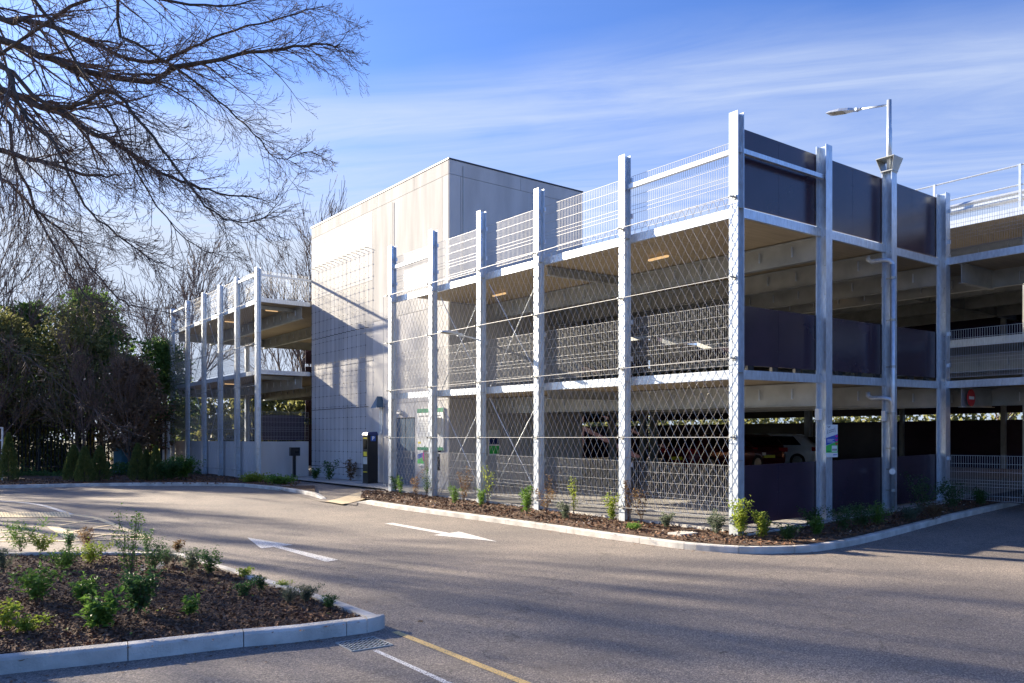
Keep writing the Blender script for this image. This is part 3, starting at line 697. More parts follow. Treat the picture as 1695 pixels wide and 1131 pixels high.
lb = empty('far_car_park_block', (0, 27, 0), 'far left car park block of galvanised columns standing on a pale concrete plinth wall', 'car park')
LX = -.64; LY = [21.65, 24.0, 26.15, 28.47, 31.04, 33.7]; LZ1, LZ2, LT = 4.33, 7.12, 8.26
for i, y in enumerate(LY): column(lb, LX, y, .0, LT-(.0 if i < 5 else .0), .18, .19)
column(lb, 2.9, 33.0, .1, 7.0, .2, .2, 'x', False); column(lb, 8., 33.0, .1, 7.0, .2, .2, 'x', False); column(lb, 14.0, 33.0, .1, 7.0, .2, .2, 'x', False)
column(lb, 14.0, 27.0, .1, 7.0, .2, .2, 'x', False); column(lb, 20.0, 33.0, .1, 7.0, .2, .2, 'x', False)
for z in (LZ1, LZ2):
    deck(lb, -.48, 27, 21.75, 33.7, z, T0, .15)
    edge(lb, (-.53, 21.7), (-.53, 33.8), z, tf=T0); edge(lb, (-.53, 21.68), (1.5, 21.68), z, tf=T0, inward=(0, 1))
    for x in (1.2, 4., 7., 10.2, 13.4, 17, 21, 25): ibeam_y(lb, x, 21.8, 33.6, z-.15, .5, tf=None)
    ibeam_x(lb, 22.6, -.4, 1.45, z-.15, .14, tf=None); ibeam_x(lb, 33.5, -.4, 19.9, z-.15, .4, tf=None)
MB().box(LX+.14, 1.48, 21.78, 21.98, 0, 1.56).build('plinth_wall', 'concrete', lb)
MB().box(LX+.16, LX+.34, 21.98, 33.9, 0, 1.56).build('plinth_wall', 'concrete', lb)
for i in range(5):
    a, b = LY[i]+.12, LY[i+1]-.12
    for z0, z1 in ((1.62, 2.72), (4.4, 5.45), (7.2, 8.2)): mesh_x(lb, LX+.1, a, b, z0, z1, tf=None, cl_=(i == 4), sp=.06)
for z0, z1 in ((1.62, 2.72), (7.2, 8.18)): mesh_y(lb, 21.72, LX+.15, 1.45, z0, z1, tf=None, sp=.06)
rail(lb, (LX, 21.67, 8.0), (1.54, 21.67, 8.0)); rail(lb, (LX, 21.75, 8.02), (LX, 23.9, 8.02)); rail(lb, (LX, 31.2, 8.02), (LX, 33.6, 8.02))
MB().box(LX+.3, 1.4, 22.0, 22.04, 1.6, 2.6).build('infill_panel', 'plum', lb)
for (x, y0) in ((LX+.2, LY[2]), (LX+.2, LY[3])):
    for z0, z1 in ((1.6, 4.15), (4.4, 6.95)):
        MB().tube([(x, y0+.1, z0), (x, y0+2.2, z1)], .012, 5).build('bracing_rod', 'galv', lb); MB().tube([(x, y0+2.2, z0), (x, y0+.1, z1)], .012, 5).build('bracing_rod', 'galv', lb)
net = MB(); cw2, ch2 = .20, .30; nc = int((LY[5]-LY[0])/cw2); nr = int(round((6.95-.4)/ch2))
for c_ in range(nc):
    for s in (0, 1):
        net.tube([(LX-.2+(.003 if s else -.003), LY[0]+c_*cw2+(cw2/2)*(1+(1 if (r_+s) % 2 else -1)*.94), .4+(6.95-.4)*r_/nr) for r_ in range(nr+1)], .003, 4, False)
net.build('cable_net', 'cable', lb)
bc = MB()
for z in (.4, 2.05, 3.7, 5.3, 6.95): bc.tube([(LX-.2, LY[0]-.05, z), (LX-.2, LY[5], z)], .009, 5)
bc.build('border_cable', 'wire', lb)
for y in LY:
    for z in (.4, 2.05, 3.7, 5.3, 6.95): MB().tube([(LX-.09, y, z), (LX-.22, y, z)], .018, 8).build('cable_standoff', 'galv_dull', lb)
for k, (x, y, z) in enumerate(((.5, 23.2, LZ2), (.5, 23.2, LZ1), (.2, 27.4, LZ2), (.2, 27.4, LZ1))):
    t = MB().box(x-.25, x+.25, y-.035, y+.035, z-.24, z-.20).build('ceiling_light', 'tube')
    tag(t, ['strip light under the top deck of the far left block beside the tower', 'strip light under the lower deck of the far left block beside the tower', 'strip light under the top deck of the far left block behind its middle columns', 'strip light under the lower deck of the far left block behind its middle columns'][k], 'ceiling light', 'strip lights under the decks')

# ---- stair tower
tw = empty('stair_tower', (4.3, 16.6, 0), 'pale precast concrete stair tower with a wire trellis between the car park blocks', 'stair tower')
X0, X1, Y0, Y1, H = 1.55, 7.0, 11.54, 21.65, 10.12
MB().box(X0+.03, X1, Y0+.03, Y1, 0, H-.02).build('core', 'coping', tw)
g_ = .012
def panx(y0, y1, z0, z1): MB().box(X0, X0+.03, y0+g_/2, y1-g_/2, z0+g_/2, z1-g_/2).build('concrete_panel', R.choice(['concrete', 'concrete_b', 'concrete_c']), tw)
def pany(x0, x1, z0, z1): MB().box(x0+g_/2, x1-g_/2, Y0, Y0+.029, z0+g_/2, z1-g_/2).build('concrete_panel', 'concrete', tw)
VJ = 16.45
for a, b in ((Y0+.03, 13.6), (13.6, 16.1), (16.1, 18.6), (18.6, Y1)): panx(a, b, 9.68, H)
for a, b in ((0, 4.4), (4.4, 7.23), (7.23, 9.68)): panx(VJ, Y1, a, b)
# right column of panels, leaving the door opening
DY0, DY1, DZ = 13.55, 14.76, 2.36
panx(DY1, VJ, 0, 2.85); panx(Y0+.03, DY0, 0, 2.85); panx(DY0, DY1, DZ, 2.85); panx(Y0+.35, VJ, 2.85, 5.75); panx(Y0+.03, Y0+.35, 2.85, 9.68); panx(Y0+.35, VJ, 5.75, 9.68)
for a, b in ((X0+.001, X0+.42), (X0+.42, X1)):
    for z0, z1 in ((0, 2.9), (2.9, 5.8), (5.8, 9.68)): pany(a, b, z0, z1)
pany(X0, 4.3, 9.68, H); pany(4.3, X1, 9.68, H)
MB().box(X0-.02, X1+.02, Y0-.02, Y1+.02, H, H+.04).build('coping', 'coping', tw)
dr = MB().box(X0+.004, X0+.025, DY0+.03, DY1-.03, .05, DZ-.03).build('door', 'door', tw)
MB().box(X0-.06, X0+.003, DY0+.12, DY0+.15, 1.0, 1.25).build('handle', 'galv', dr)
MB().box(X0-.002, X0+.003, (DY0+DY1)/2-.004, (DY0+DY1)/2+.004, .05, DZ-.03).build('seam', 'darksteel', dr)
# trellis: pins, uprights and runs of wire
TY0, TY1 = 16.75, 21.35; tw_ = MB(); cols = [TY0+(TY1-TY0)*i/13 for i in range(14)]; TZ = [.35+.42*i for i in range(20)]
for y in cols: tw_.bar((X0-.12, y, .3), (X0-.12, y, 8.42), .0028)
for z in TZ: tw_.bar((X0-.115, TY0-.05, z), (X0-.115, TY1+.05, z), .0028)
pn = tw_
for y in cols:
    for z in (8.42, 5.6, 2.8, .6): pn.tube([(X0, y, z), (X0-.16, y, z)], .011, 5)
    for z in TZ: pn.box(X0-.13, X0-.105, y-.011, y+.011, z-.011, z+.011)
tr = tw_.build('climbing_trellis', 'darksteel', tw)
MB().tube([(X0-.02, 14.95, 2.85), (X0-.02, 14.95, 9.6)], .008, 5).build('conductor', 'galv_dull', tw)
MB().tube([(X0+.5, Y0-.02, 5.9), (X0+.5, Y0-.02, 10.)], .012, 5).build('conductor', 'galv_dull', tw)
# ---------------------------------------------------------------- fittings and small things
# lamp on the roof column
lx, ly = BX[1], 0.
lamp = empty('street_lamp', (lx, ly, PT), 'tall single-arm street lamp rising from a flared bracket on top of a car park column', 'street lamp')
mb = MB()
for s in (-1, 1):
    mb.add([(lx-.11, ly+s*.11, PT-.02), (lx+.11, ly+s*.11, PT-.02), (lx+.20, ly+s*.20, PT+.30), (lx-.20, ly+s*.20, PT+.30), (lx-.11, ly+s*.10, PT-.02), (lx+.11, ly+s*.10, PT-.02), (lx+.20, ly+s*.19, PT+.30), (lx-.20, ly+s*.19, PT+.30)],
           [(0, 1, 2, 3), (7, 6, 5, 4), (0, 4, 5, 1), (1, 5, 6, 2), (2, 6, 7, 3), (3, 7, 4, 0)])
mb.box(lx-.13, lx+.13, ly-.13, ly+.13, PT+.02, PT+.04); mb.box(lx-.20, lx+.20, ly-.20, ly+.20, PT+.30, PT+.315); mb.build('bracket', 'galv_dull', lamp)
MB().tube([(lx, ly, PT+.04), (lx, ly, 8.4), (lx, ly, 8.42), (lx, ly, 9.03)], [.055, .055, .047, .047], 12).build('pole', 'galv', lamp, True)
hd = Vector((-.02, 1, .17)).normalized(); p0 = Vector((lx, ly, 8.93)); a1 = p0+hd*.72
MB().tube([p0, a1], .024, 8).build('arm', 'galv', lamp, True)
def lamp_head(par, p, d, L_=.75, w=.15):
    d = Vector(d).normalized(); s = d.cross(Vector((0, 0, 1))).normalized(); u_ = s.cross(d)
    mb = MB(); mb.tube([p-d*.06, p+d*.10], .042, 8); mb.tube([p+d*.03-s*.05, p+d*.03+s*.05], .04, 8)
    secs = [(.08, .05, .035), (.2, .10, .05), (.4, w, .05), (L_*.85, w, .03), (L_, w*.8, .012)]; o = len(mb.v)
    for t, ww, hh in secs:
        c_ = p+d*t; mb.v += [tuple(c_+s*ww-u_*.012), tuple(c_+s*ww*.8+u_*hh), tuple(c_-s*ww*.8+u_*hh), tuple(c_-s*ww-u_*.012)]
    for i in range(len(secs)-1):
        for j in range(4): mb.f.append((o+i*4+j, o+i*4+(j+1) % 4, o+(i+1)*4+(j+1) % 4, o+(i+1)*4+j)); mb.m.append(0)
    mb.f += [(o, o+1, o+2, o+3), (o+16, o+19, o+18, o+17)]; mb.m += [0, 0]
    h = mb.build('lamp_head', 'galv', par)
    g2 = MB(); g2.add([tuple(p+d*.32+s*w*.8-u_*.016), tuple(p+d*(L_-.06)+s*w*.75-u_*.016), tuple(p+d*(L_-.06)-s*w*.75-u_*.016), tuple(p+d*.32-s*w*.8-u_*.016)], [(0, 1, 2, 3), (3, 2, 1, 0)]); g2.build('lens', 'led', h)
lamp_head(lamp, a1, hd, .72, .15)
l2 = empty('wall_lamp', (.0, AY[3], 4.25), 'small grey lantern on an arm reaching out through the cable net of the long side', 'street lamp')
MB().tube([(.2, AY[3]+.1, 4.18), (-.45, AY[3]+.12, 4.28)], .022, 8).build('arm', 'galv', l2); lamp_head(l2, Vector((-.45, AY[3]+.12, 4.28)), (-1, .03, .06), .62, .13)
# down pipe
dp = empty('downpipe', (BX[1]-.17, -.13, .2), 'galvanised rainwater downpipe with two elbows beside the lamp column', 'downpipe')
px_, py_ = BX[1]-.165, -.16
MB().tube([(px_, py_, .12), (px_, py_, 5.42)], .055, 14).build('pipe', 'galv', dp, True)
for zz in (5.45, 2.48):
    MB().tube([(px_, py_, zz-.08), (px_, py_, zz-.02), (px_-.03, py_+.05, zz+.05), (px_-.06, py_+.2, zz+.08), (px_-.09, py_+.42, zz+.08), (px_-.1, py_+.5, zz+.14), (px_-.1, py_+.5, zz+.22)], .05, 12).build('elbow', 'galv', dp, True)
for z in (.55, 1.0, 1.45, 2.2, 3.2, 4.2, 5.1):
    c = MB(); c.tube([(px_, py_, z), (px_, py_, z+.05)], .062, 14); c.box(px_-.012, px_+.012, py_+.05, py_+.14, z+.01, z+.04)
    c.build('pipe_clip', 'galv_dull', dp)
MB().tube([(px_-.02, py_-.0, .98), (px_-.075, py_-.03, .98)], .062, 14).build('rodding_eye', 'galv', dp)
# small white boxes on the column sides
for k, x in enumerate((BX[0], BX[1])):
    b = empty('junction_box', (x-.16, -.02, 2.02), ['small white box fixed beside the column that carries the parking notice', 'small white box fixed beside the lamp column behind the downpipe'][k], 'junction box')
    MB().box(x-.24, x-.12, -.03, .05, 2.05+.01*k, 2.27+.01*k).build('housing', 'wplain', b); MB().box(x-.235, x-.125, -.034, -.031, 2.06+.01*k, 2.26+.01*k).build('lid', 'wpaint', b)
# parking notice on the first short-side column
sx, sz0, sy = BX[0]+.02, 1.32, -.155
sg = empty('parking_notice', (sx, sy, sz0), 'tall white, blue and green parking notice on the second column of the short side', 'sign')
w_, h_ = .42, 1.14*.62*.95
w_, h_ = .42, .64
def sp_(u_, v_, d=0.): return (sx-w_/2+u_*w_, sy-d, sz0+v_*h_)
MB().box(sx-w_/2, sx+w_/2, sy, sy+.012, sz0, sz0+h_).build('sign_board', 'wplain', sg)
def patch(pts, m, name, par, f, d=.002):
    mb = MB(); k = len(pts); vs = [f(*p, d) for p in pts]; mb.v = list(vs); mb.f = [tuple(range(k))]; mb.m = [0]; return mb.build(name, m, par)
patch([(0, .36), (1, .49), (1, .71), (0, .59)], 'blue', 'blue_band', sg, sp_)
patch([(0, .14), (1, .14), (1, .49), (.0, .35)], 'lime', 'green_band', sg, sp_, .0015)
for v_, m_ in ((.64, 'pink'), (.52, 'pink'), (.41, 'red')): patch([(.78, v_+.05), (.9, v_+.015), (1.0, v_+.05), (1.0, v_), (.9, v_-.045), (.78, v_)], m_, 'arrow', sg, sp_, .003)
patch([(.48, .17), (.95, .17), (.95, .355), (.48, .355)], 'wplain', 'number_box', sg, sp_, .0035)
for i in range(4): patch([(.53+i*.1, .2), (.60+i*.1, .2), (.60+i*.1, .26), (.53+i*.1, .26)], 'ink', 'numeral', sg, sp_, .005)
for v_, a_, b_ in ((.54, .1, .68), (.50, .1, .55), (.46, .1, .7)): patch([(a_, v_), (b_, v_), (b_, v_+.016), (a_, v_+.016)], 'wplain', 'text_line', sg, sp_, .004)
for i in range(7):
    for row, v_ in ((0, .80), (1, .745)):
        a_ = .24+i*.065; dv = i*.008; patch([(a_, v_+dv), (a_+.04, v_+dv), (a_+.045, v_+dv+.026+.012*(i % 2)), (a_+.01, v_+dv+.022)], 'ink', 'handwriting', sg, sp_, .004)
patch([(.12, .72), (.17, .70), (.15, .83), (.2, .86), (.13, .84)], 'ink', 'bracket_mark', sg, sp_, .004); patch([(.76, .76), (.79, .78), (.74, .9), (.68, .91), (.73, .88)], 'ink', 'bracket_mark', sg, sp_, .004)
patch([(.08, .95), (.22, .93), (.36, .96), (.34, .92), (.2, .905)], 'ink', 'emblem', sg, sp_, .004)
patch([(.6, .06), (.92, .06), (.92, .085), (.6, .085)], 'blue', 'text_line', sg, sp_, .004); patch([(.1, .165), (.38, .165), (.38, .19), (.1, .19)], 'green', 'text_line', sg, sp_, .004)
# no entry sign on the entrance beam of the right wing
nx_, nz_ = 8.36, 2.64
ne = empty('no_entry_sign', (nx_, -.44, nz_), 'round red no entry sign with a white bar on the beam over the entrance', 'sign')
MB().tube([(nx_, -.445, nz_), (nx_, -.43, nz_)], .20, 28).build('sign_disc', 'red', ne)
MB().box(nx_-.13, nx_+.13, -.4505, -.4455, nz_-.035, nz_+.035).build('white_bar', 'wplain', ne)
# tower notices
nb = empty('tariff_board', (1.5, 12.5, 1.4), 'large white tariff board with green header and green treetop border on the tower wall', 'sign')
BY0, BY1, BZ0, BZ1 = 11.78, 13.32, 1.32, 2.62
def fx(x): return lambda u_, v_, d=0.: (x-d, BY1-u_*(BY1-BY0), BZ0+v_*(BZ1-BZ0))
MB().box(1.50, 1.545, BY0, BY1, BZ0, BZ1).build('sign_board', 'wplain', nb); f_ = fx(1.498)
patch([(0, .90), (1, .90), (1, 1), (0, 1)], 'green', 'header', nb, f_)
tre = [(0, 0), (1, 0)]; k = 24
top = [(1-i/k, .055+(.05 if i in (2, 3, 9, 17) else .02)*(1 if i % 2 else .25)) for i in range(k+1)]
mb = MB()
for a, b in zip(top[:-1], top[1:]): mb.add([f_(a[0], 0, .002), f_(a[0], a[1], .002), f_(b[0], b[1], .002), f_(b[0], 0, .002)], [(0, 1, 2, 3)])
mb.build('treetop_border', 'green', nb)
mb = MB()
for i in range(20):
    if i % 7 != 5: mb.add([f_(.06+i*.045, .80, .002), f_(.06+i*.045+.03, .80, .002), f_(.06+i*.045+.03, .835, .002), f_(.06+i*.045, .835, .002)], [(0, 1, 2, 3)])
for r_ in range(13):
    u1 = R.uniform(.38, .5); mb.add([f_(.05, .72-r_*.04, .002), f_(u1, .72-r_*.04, .002), f_(u1, .726-r_*.04, .002), f_(.05, .726-r_*.04, .002)], [(0, 1, 2, 3)])
mb.build('text_line', 'ink', nb); patch([(.04, .15), (.14, .15), (.14, .2), (.04, .2)], 'yel', 'sticker', nb, f_)
cp = empty('control_panel', (1.45, 12.02, 1.9), 'white control panel box mounted on the right part of the tariff board', 'control panel')
MB().box(1.36, 1.495, 11.9, 12.2, 1.85, 2.32).build('housing', 'wplain', cp); MB().box(1.352, 1.358, 11.96, 12.12, 1.95, 2.2).build('screen', 'ink', cp)
ps = empty('parking_notice', (1.5, 13.12, .95), 'small white, blue and green parking notice below the tariff board on the tower', 'sign')
MB().box(1.515, 1.545, 12.92, 13.32, .80, 1.40).build('sign_board', 'wplain', ps)
f2 = lambda u_, v_, d=0.: (1.513-d, 13.32-u_*.4, .8+v_*.6)
patch([(0, .36), (1, .55), (1, .75), (0, .62)], 'blue', 'blue_band', ps, f2); patch([(0, .14), (1, .14), (1, .52), (0, .35)], 'lime', 'green_band', ps, f2, .0015); patch([(.8, .3), (1, .3), (1, .8), (.8, .7)], 'pink', 'arrows', ps, f2, .003)
# wall notice inside
wn = empty('wall_notice', (3.2, 11.5, 1.4), 'white and green notice on the shaded tower wall behind the bracing rods', 'sign')
MB().box(3.0, 3.42, 11.50, 11.53, 1.15, 1.95).build('sign_board', 'wplain', wn); MB().box(3.02, 3.4, 11.494, 11.499, 1.2, 1.45).build('green_band', 'lime', wn); MB().box(3.02, 3.4, 11.494, 11.499, 1.5, 1.7).build('dark_band', 'navy', wn)
# pay and display machine
mx_, my_ = 1.12, 15.78; mz = zg(mx_, my_)+.12
pm = empty('ticket_machine', (mx_, my_, mz), 'black parking ticket machine with a blue P badge standing against the tower wall', 'ticket machine')
mb = MB(); mb.box(mx_-.2, mx_+.2, my_-.19, my_+.19, mz, mz+.06); mb.box(mx_-.19, mx_+.19, my_-.18, my_+.18, mz+.06, mz+1.66); mb.build('cabinet', 'black', pm)
mb = MB(); mb.add([(mx_-.22, my_-.2, mz+1.66), (mx_+.2, my_-.2, mz+1.66), (mx_+.2, my_+.2, mz+1.66), (mx_-.22, my_+.2, mz+1.66), (mx_-.18, my_-.17, mz+1.76), (mx_+.17, my_-.17, mz+1.78), (mx_+.17, my_+.17, mz+1.78), (mx_-.18, my_+.17, mz+1.76)], [(0, 3, 2, 1), (4, 5, 6, 7), (0, 1, 5, 4), (1, 2, 6, 5), (2, 3, 7, 6), (3, 0, 4, 7)]); mb.build('hood', 'navy', pm)
fxm = mx_-.192
MB().box(fxm-.008, fxm, my_-.13, my_+.13, mz+1.2, mz+1.5).build('screen', 'glass', pm)
MB().box(fxm-.01, fxm, my_-.14, my_+.14, mz+1.54, mz+1.58).build('label_strip', 'yel', pm)
MB().box(fxm-.01, fxm, my_-.12, my_+.12, mz+.95, mz+1.1).build('keypad', 'yel', pm)
MB().box(fxm-.012, fxm, my_-.14, my_+.14, mz+.68, mz+.92).build('payment_panel', 'galv', pm)
MB().box(fxm-.01, fxm, my_-.14, my_+.14, mz+.40, mz+.43).build('label_strip', 'yel', pm)
MB().box(mx_-.08, mx_+.1, my_-.188, my_-.181, mz+1.46, mz+1.64).build('badge', 'blue', pm)
textmesh('P', .17, face_my(mx_+.01, my_-.19, mz+1.55), 'wplain', 'badge_letter', pm, .004)
# vent cowl with its pipe, door light, litter bin, reader post
vc = empty('vent_cowl', (1.4, 15.75, 2.9), 'dark hooded vent cowl on thin pipes high on the tower wall above the ticket machine', 'vent cowl')
mb = MB(); mb.add([(1.549, 15.55, 2.75), (1.549, 15.95, 2.75), (1.22, 15.95, 2.72), (1.22, 15.55, 2.72), (1.549, 15.75, 3.12), (1.36, 15.75, 3.12)], [(0, 3, 2, 1), (0, 1, 4), (1, 2, 5, 4), (2, 3, 5), (3, 0, 4, 5)]); mb.build('hood', 'door', vc)
mb = MB(); mb.tube([(1.5, 15.7, 2.75), (1.5, 15.7, 1.85)], .02, 6); mb.tube([(1.5, 15.8, 2.75), (1.5, 15.8, 1.5)], .015, 6); mb.build('pipe', 'galv', vc)
dl = empty('wall_light', (1.48, 14.5, 2.48), 'small white light fitting on the tower wall above the blue door', 'wall light')
MB().box(1.44, 1.549, 14.33, 14.6, 2.5, 2.55).build('housing', 'wpaint', dl); MB().tube([(1.46, 14.46, 2.55), (1.51, 14.46, 2.62)], [.1, .04], 10).build('shade', 'wpaint', dl)
bn = empty('litter_bin', (1.2, 11.9, .1), 'dark post-mounted litter bin standing in front of the tariff board', 'litter bin')
mb = MB(); mb.tube([(1.15, 11.85, .05), (1.15, 11.85, .75)], .04, 8); mb.box(1.05, 1.25, 11.75, 11.95, .04, .06); mb.build('post', 'darksteel', bn)
MB().box(.98, 1.32, 11.68, 12.02, .72, 1.22).build('body', 'darksteel', bn); mb = MB(); mb.box(.95, 1.35, 11.65, 12.05, 1.27, 1.31); mb.box(.98, 1.02, 11.68, 11.72, 1.22, 1.27); mb.box(1.28, 1.32, 11.98, 12.02, 1.22, 1.27); mb.build('canopy', 'black', bn)
rp_ = empty('reader_post', (.62, 21.2, .1), 'black card reader on a square post in front of the plinth wall', 'reader post')
MB().box(.57, .67, 21.1, 21.2, .05, 1.0).build('post', 'black', rp_); mb = MB(); mb.box(.43, .81, 21.03, 21.18, 1.0, 1.33); mb.build('reader_box', 'black', rp_)
MB().box(.62, .76, 21.018, 21.03, 1.1, 1.2).build('display', 'glass', rp_)
# far notice, exit sign
fn_ = empty('wall_notice', (26.4, -2, 1.2), 'pale notice lit on the far back wall deep inside the ground floor', 'sign')
MB().box(26.44, 26.48, -2.4, -1.5, 1.5, 2.9).build('sign_board', 'wplain', fn_); MB().box(26.43, 26.438, -2.2, -1.9, 1.7, 2.6).build('text_block', 'ink', fn_); MB().box(26.43, 26.438, -1.8, -1.6, 2.0, 2.3).build('text_block', 'ink', fn_)
wl = MB().box(26.2, 26.4, -1.95, -1.75, 3.0, 3.1).build('wall_light', 'tube'); tag(wl, 'small warm lamp above the pale notice on the far back wall', 'wall light')
pl = bpy.data.lights.new('wall_lamp_glow', 'POINT'); pl.energy = 30; pl.color = (1, .6, .25); pl.shadow_soft_size = .1
po = bpy.data.objects.new('wall_lamp_glow', pl); COL.objects.link(po); po.location = (26.1, -1.85, 2.9)
ex = empty('exit_sign', (18, -.5, 3.2), 'small green lit exit sign hanging under the deck deep inside the ground floor', 'exit sign')
MB().box(17.98, 18.02, -.95, -.55, 3.0, 3.1).build('lit_panel', 'exit', ex); MB().box(17.99, 18.01, -.77, -.73, 3.1, 3.6).build('hanger', 'darksteel', ex)

# ---------------------------------------------------------------- cars
def make_car(paint, label, loc, rz, Lc=4.3, Wc=1.78, Hc=1.47, group=None):
    t = empty('parked_car', loc, label, 'car', group, rz)
    hl, hw = Lc/2, Wc/2
    #    x/hl   halfwidth  bottom  belt
    st = [(-1.0, .62, .42, .72), (-.97, .82, .30, .88), (-.86, .95, .22, .95), (-.6, 1., .20, .97), (-.2, 1., .19, .96), (.2, 1., .19, .94), (.52, .99, .20, .92), (.8, .93, .22, .83), (.95, .80, .28, .72), (1., .60, .40, .60)]
    mb = MB(); rings = []
    for a, w, b, tp in st:
        x = a*hl; ww = w*hw
        rings.append([(x, -ww*.92, b), (x, -ww, b+.12), (x, -ww, tp-.22), (x, -ww*.96, tp-.06), (x, -ww*.86, tp), (x, 0, tp+.02), (x, ww*.86, tp), (x, ww*.96, tp-.06), (x, ww, tp-.22), (x, ww, b+.12), (x, ww*.92, b)])
    k = 11; o = 0
    for r_ in rings: mb.v += r_
    for i in range(len(rings)-1):
        for j in range(k): mb.f.append((i*k+j, i*k+(j+1) % k, (i+1)*k+(j+1) % k, (i+1)*k+j)); mb.m.append(0)
    mb.f += [tuple(range(k))[::-1], tuple((len(rings)-1)*k+j for j in range(k))]; mb.m += [0, 0]
    # roof and pillars: cabin loft
    cab = [(-.93, .80, .90, 0.), (-.72, .76, 1.0, .34), (-.45, .74, 1.0, .47), (0., .73, 1.0, .50), (.28, .74, 1.0, .44), (.62, .82, .98, 0.)]
    o = len(mb.v)
    for a, wt, wb, hh in cab:
        x = a*hl; zt = .93+hh*(Hc-.95)/.5
        mb.v += [(x, -hw*(wb*.9), .93), (x, -hw*(wb*.9-(wb*.9-wt)*min(1, hh*2.1)), max(.94, zt-.05)), (x, -hw*wt*.8, max(.945, zt)), (x, hw*wt*.8, max(.945, zt)), (x, hw*(wb*.9-(wb*.9-wt)*min(1, hh*2.1)), max(.94, zt-.05)), (x, hw*(wb*.9), .93)]
    for i in range(len(cab)-1):
        for j in range(5): mb.f.append((o+i*6+j, o+i*6+j+1, o+(i+1)*6+j+1, o+(i+1)*6+j)); mb.m.append(0)
    mb.build('body', paint, t, True, local=True)
    gl = MB()
    for s in (-1, 1):
        y1_, y2_ = s*(hw*.905+.006), s*(hw*.755+.012)
        gl.add([(-.70*hl, y1_, .98), (-.08*hl, y1_, .98), (-.06*hl, y2_, Hc-.11), (-.52*hl, y2_, Hc-.13)], [(0, 1, 2, 3), (3, 2, 1, 0)])
        gl.add([(-.03*hl, y1_, .98), (.48*hl, y1_, .98), (.25*hl, y2_, Hc-.13), (-.01*hl, y2_, Hc-.11)], [(0, 1, 2, 3), (3, 2, 1, 0)])
    gl.add([(-.945*hl, -hw*.68, .99), (-.945*hl, hw*.68, .99), (-.765*hl, hw*.6, Hc-.16), (-.765*hl, -hw*.6, Hc-.16)], [(0, 1, 2, 3), (3, 2, 1, 0)])
    gl.add([(.61*hl, -hw*.74, .97), (.61*hl, hw*.74, .97), (.31*hl, hw*.62, Hc-.08), (.31*hl, -hw*.62, Hc-.08)], [(0, 1, 2, 3), (3, 2, 1, 0)])
    gl.build('window', 'glass', t, local=True)
    for sx_ in (-.64, .64):
        for s in (-1, 1):
            w = MB(); w.tube([(sx_*hl, s*(hw-.2), .32), (sx_*hl, s*(hw+.008), .32)], .32, 20); wo = w.build('wheel', 'rubber', t, local=True)
            r_ = MB(); r_.tube([(sx_*hl, s*(hw+.008), .32), (sx_*hl, s*(hw+.02), .32)], [.22, .2], 12); r_.build('rim', 'galv_dull', wo, local=True)
    for s in (-1, 1):
        MB().box(-hl*.985-.01, -hl*.9, min(s*hw*.5, s*hw*.9), max(s*hw*.5, s*hw*.9), .74, .90).build('tail_lamp', 'lampred', t, local=True)
        MB().box(hl*.86, hl*.965, min(s*hw*.5, s*hw*.86), max(s*hw*.5, s*hw*.86), .62, .73).build('headlamp', 'wpaint', t, local=True)
    MB().box(-hl-.015, -hl+.02, -.26, .26, .5, .61).build('number_plate', 'yel', t, local=True)
    return t
def floor_z(x, y): return zg(x, y)+.16
c1 = W(11.3, 34.5); make_car('carwhite', 'white hatchback seen from behind through the gap above the plum panels', (*c1, floor_z(*c1)), radians(100))
c2 = W(9.6, 33.2); make_car('carred', 'dark red hatchback parked left of the white one on the ground floor', (*c2, floor_z(*c2)), radians(62))
c3 = W(7.6, 30); make_car('carred', 'maroon car behind the cable net on the ground floor', (*c3, floor_z(*c3)), radians(0))
# ---------------------------------------------------------------- left-hand background furniture
cbx = W(-18.3, 38.2); ca = empty('electrical_cabinet', (*cbx, -.1), 'blue-green electrical cabinet with a pale side behind the small conifers', 'cabinet')
def rbox(mb, c_, w, d, z0, z1, ang=.2):
    a, b = cos(ang), sin(ang); q = [(-w/2, -d/2), (w/2, -d/2), (w/2, d/2), (-w/2, d/2)]; q = [(c_[0]+a*x-b*y, c_[1]+b*x+a*y) for x, y in q]
    mb.add([(x, y, z0) for x, y in q]+[(x, y, z1) for x, y in q], [(0, 3, 2, 1), (4, 5, 6, 7), (0, 1, 5, 4), (1, 2, 6, 5), (2, 3, 7, 6), (3, 0, 4, 7)]); return mb
rbox(MB(), cbx, 1.0, .9, -.1, 1.75).build('cabinet_body', 'cabinet', ca); rbox(MB(), cbx, 1.1, 1.0, 1.75, 1.82).build('roof', 'galv_dull', ca)
for k, dx in enumerate((0., .28)):
    b = W(-17.0+dx, 39.0); rbox(MB(), b, .13, .13, -.1, 2.5).build('bollard_post', 'wpaint'); o = bpy.context.scene.collection.objects[-1]
    tag(o, 'white square post behind the electrical cabinet, ' + ('left of the pair' if k == 0 else 'right of the pair'), 'post', 'white posts by the cabinet')
# tubular frame at the left edge
fr_ = empty('metal_frame', W(-19.3, 30.3, 0), 'galvanised tubular frame with rungs at the left edge of the picture', 'metal frame')
mb = MB(); a = W(-19.45, 30.6); b = W(-19.95, 30.6)
for q in (a, b): mb.tube([(*q, -.05), (*q, 2.1)], .035, 8)
for z in (.35, .9, 1.6, 2.08): mb.tube([(*a, z), (*b, z)], .028, 8)
mb.build('tube_frame', 'galv', fr_)
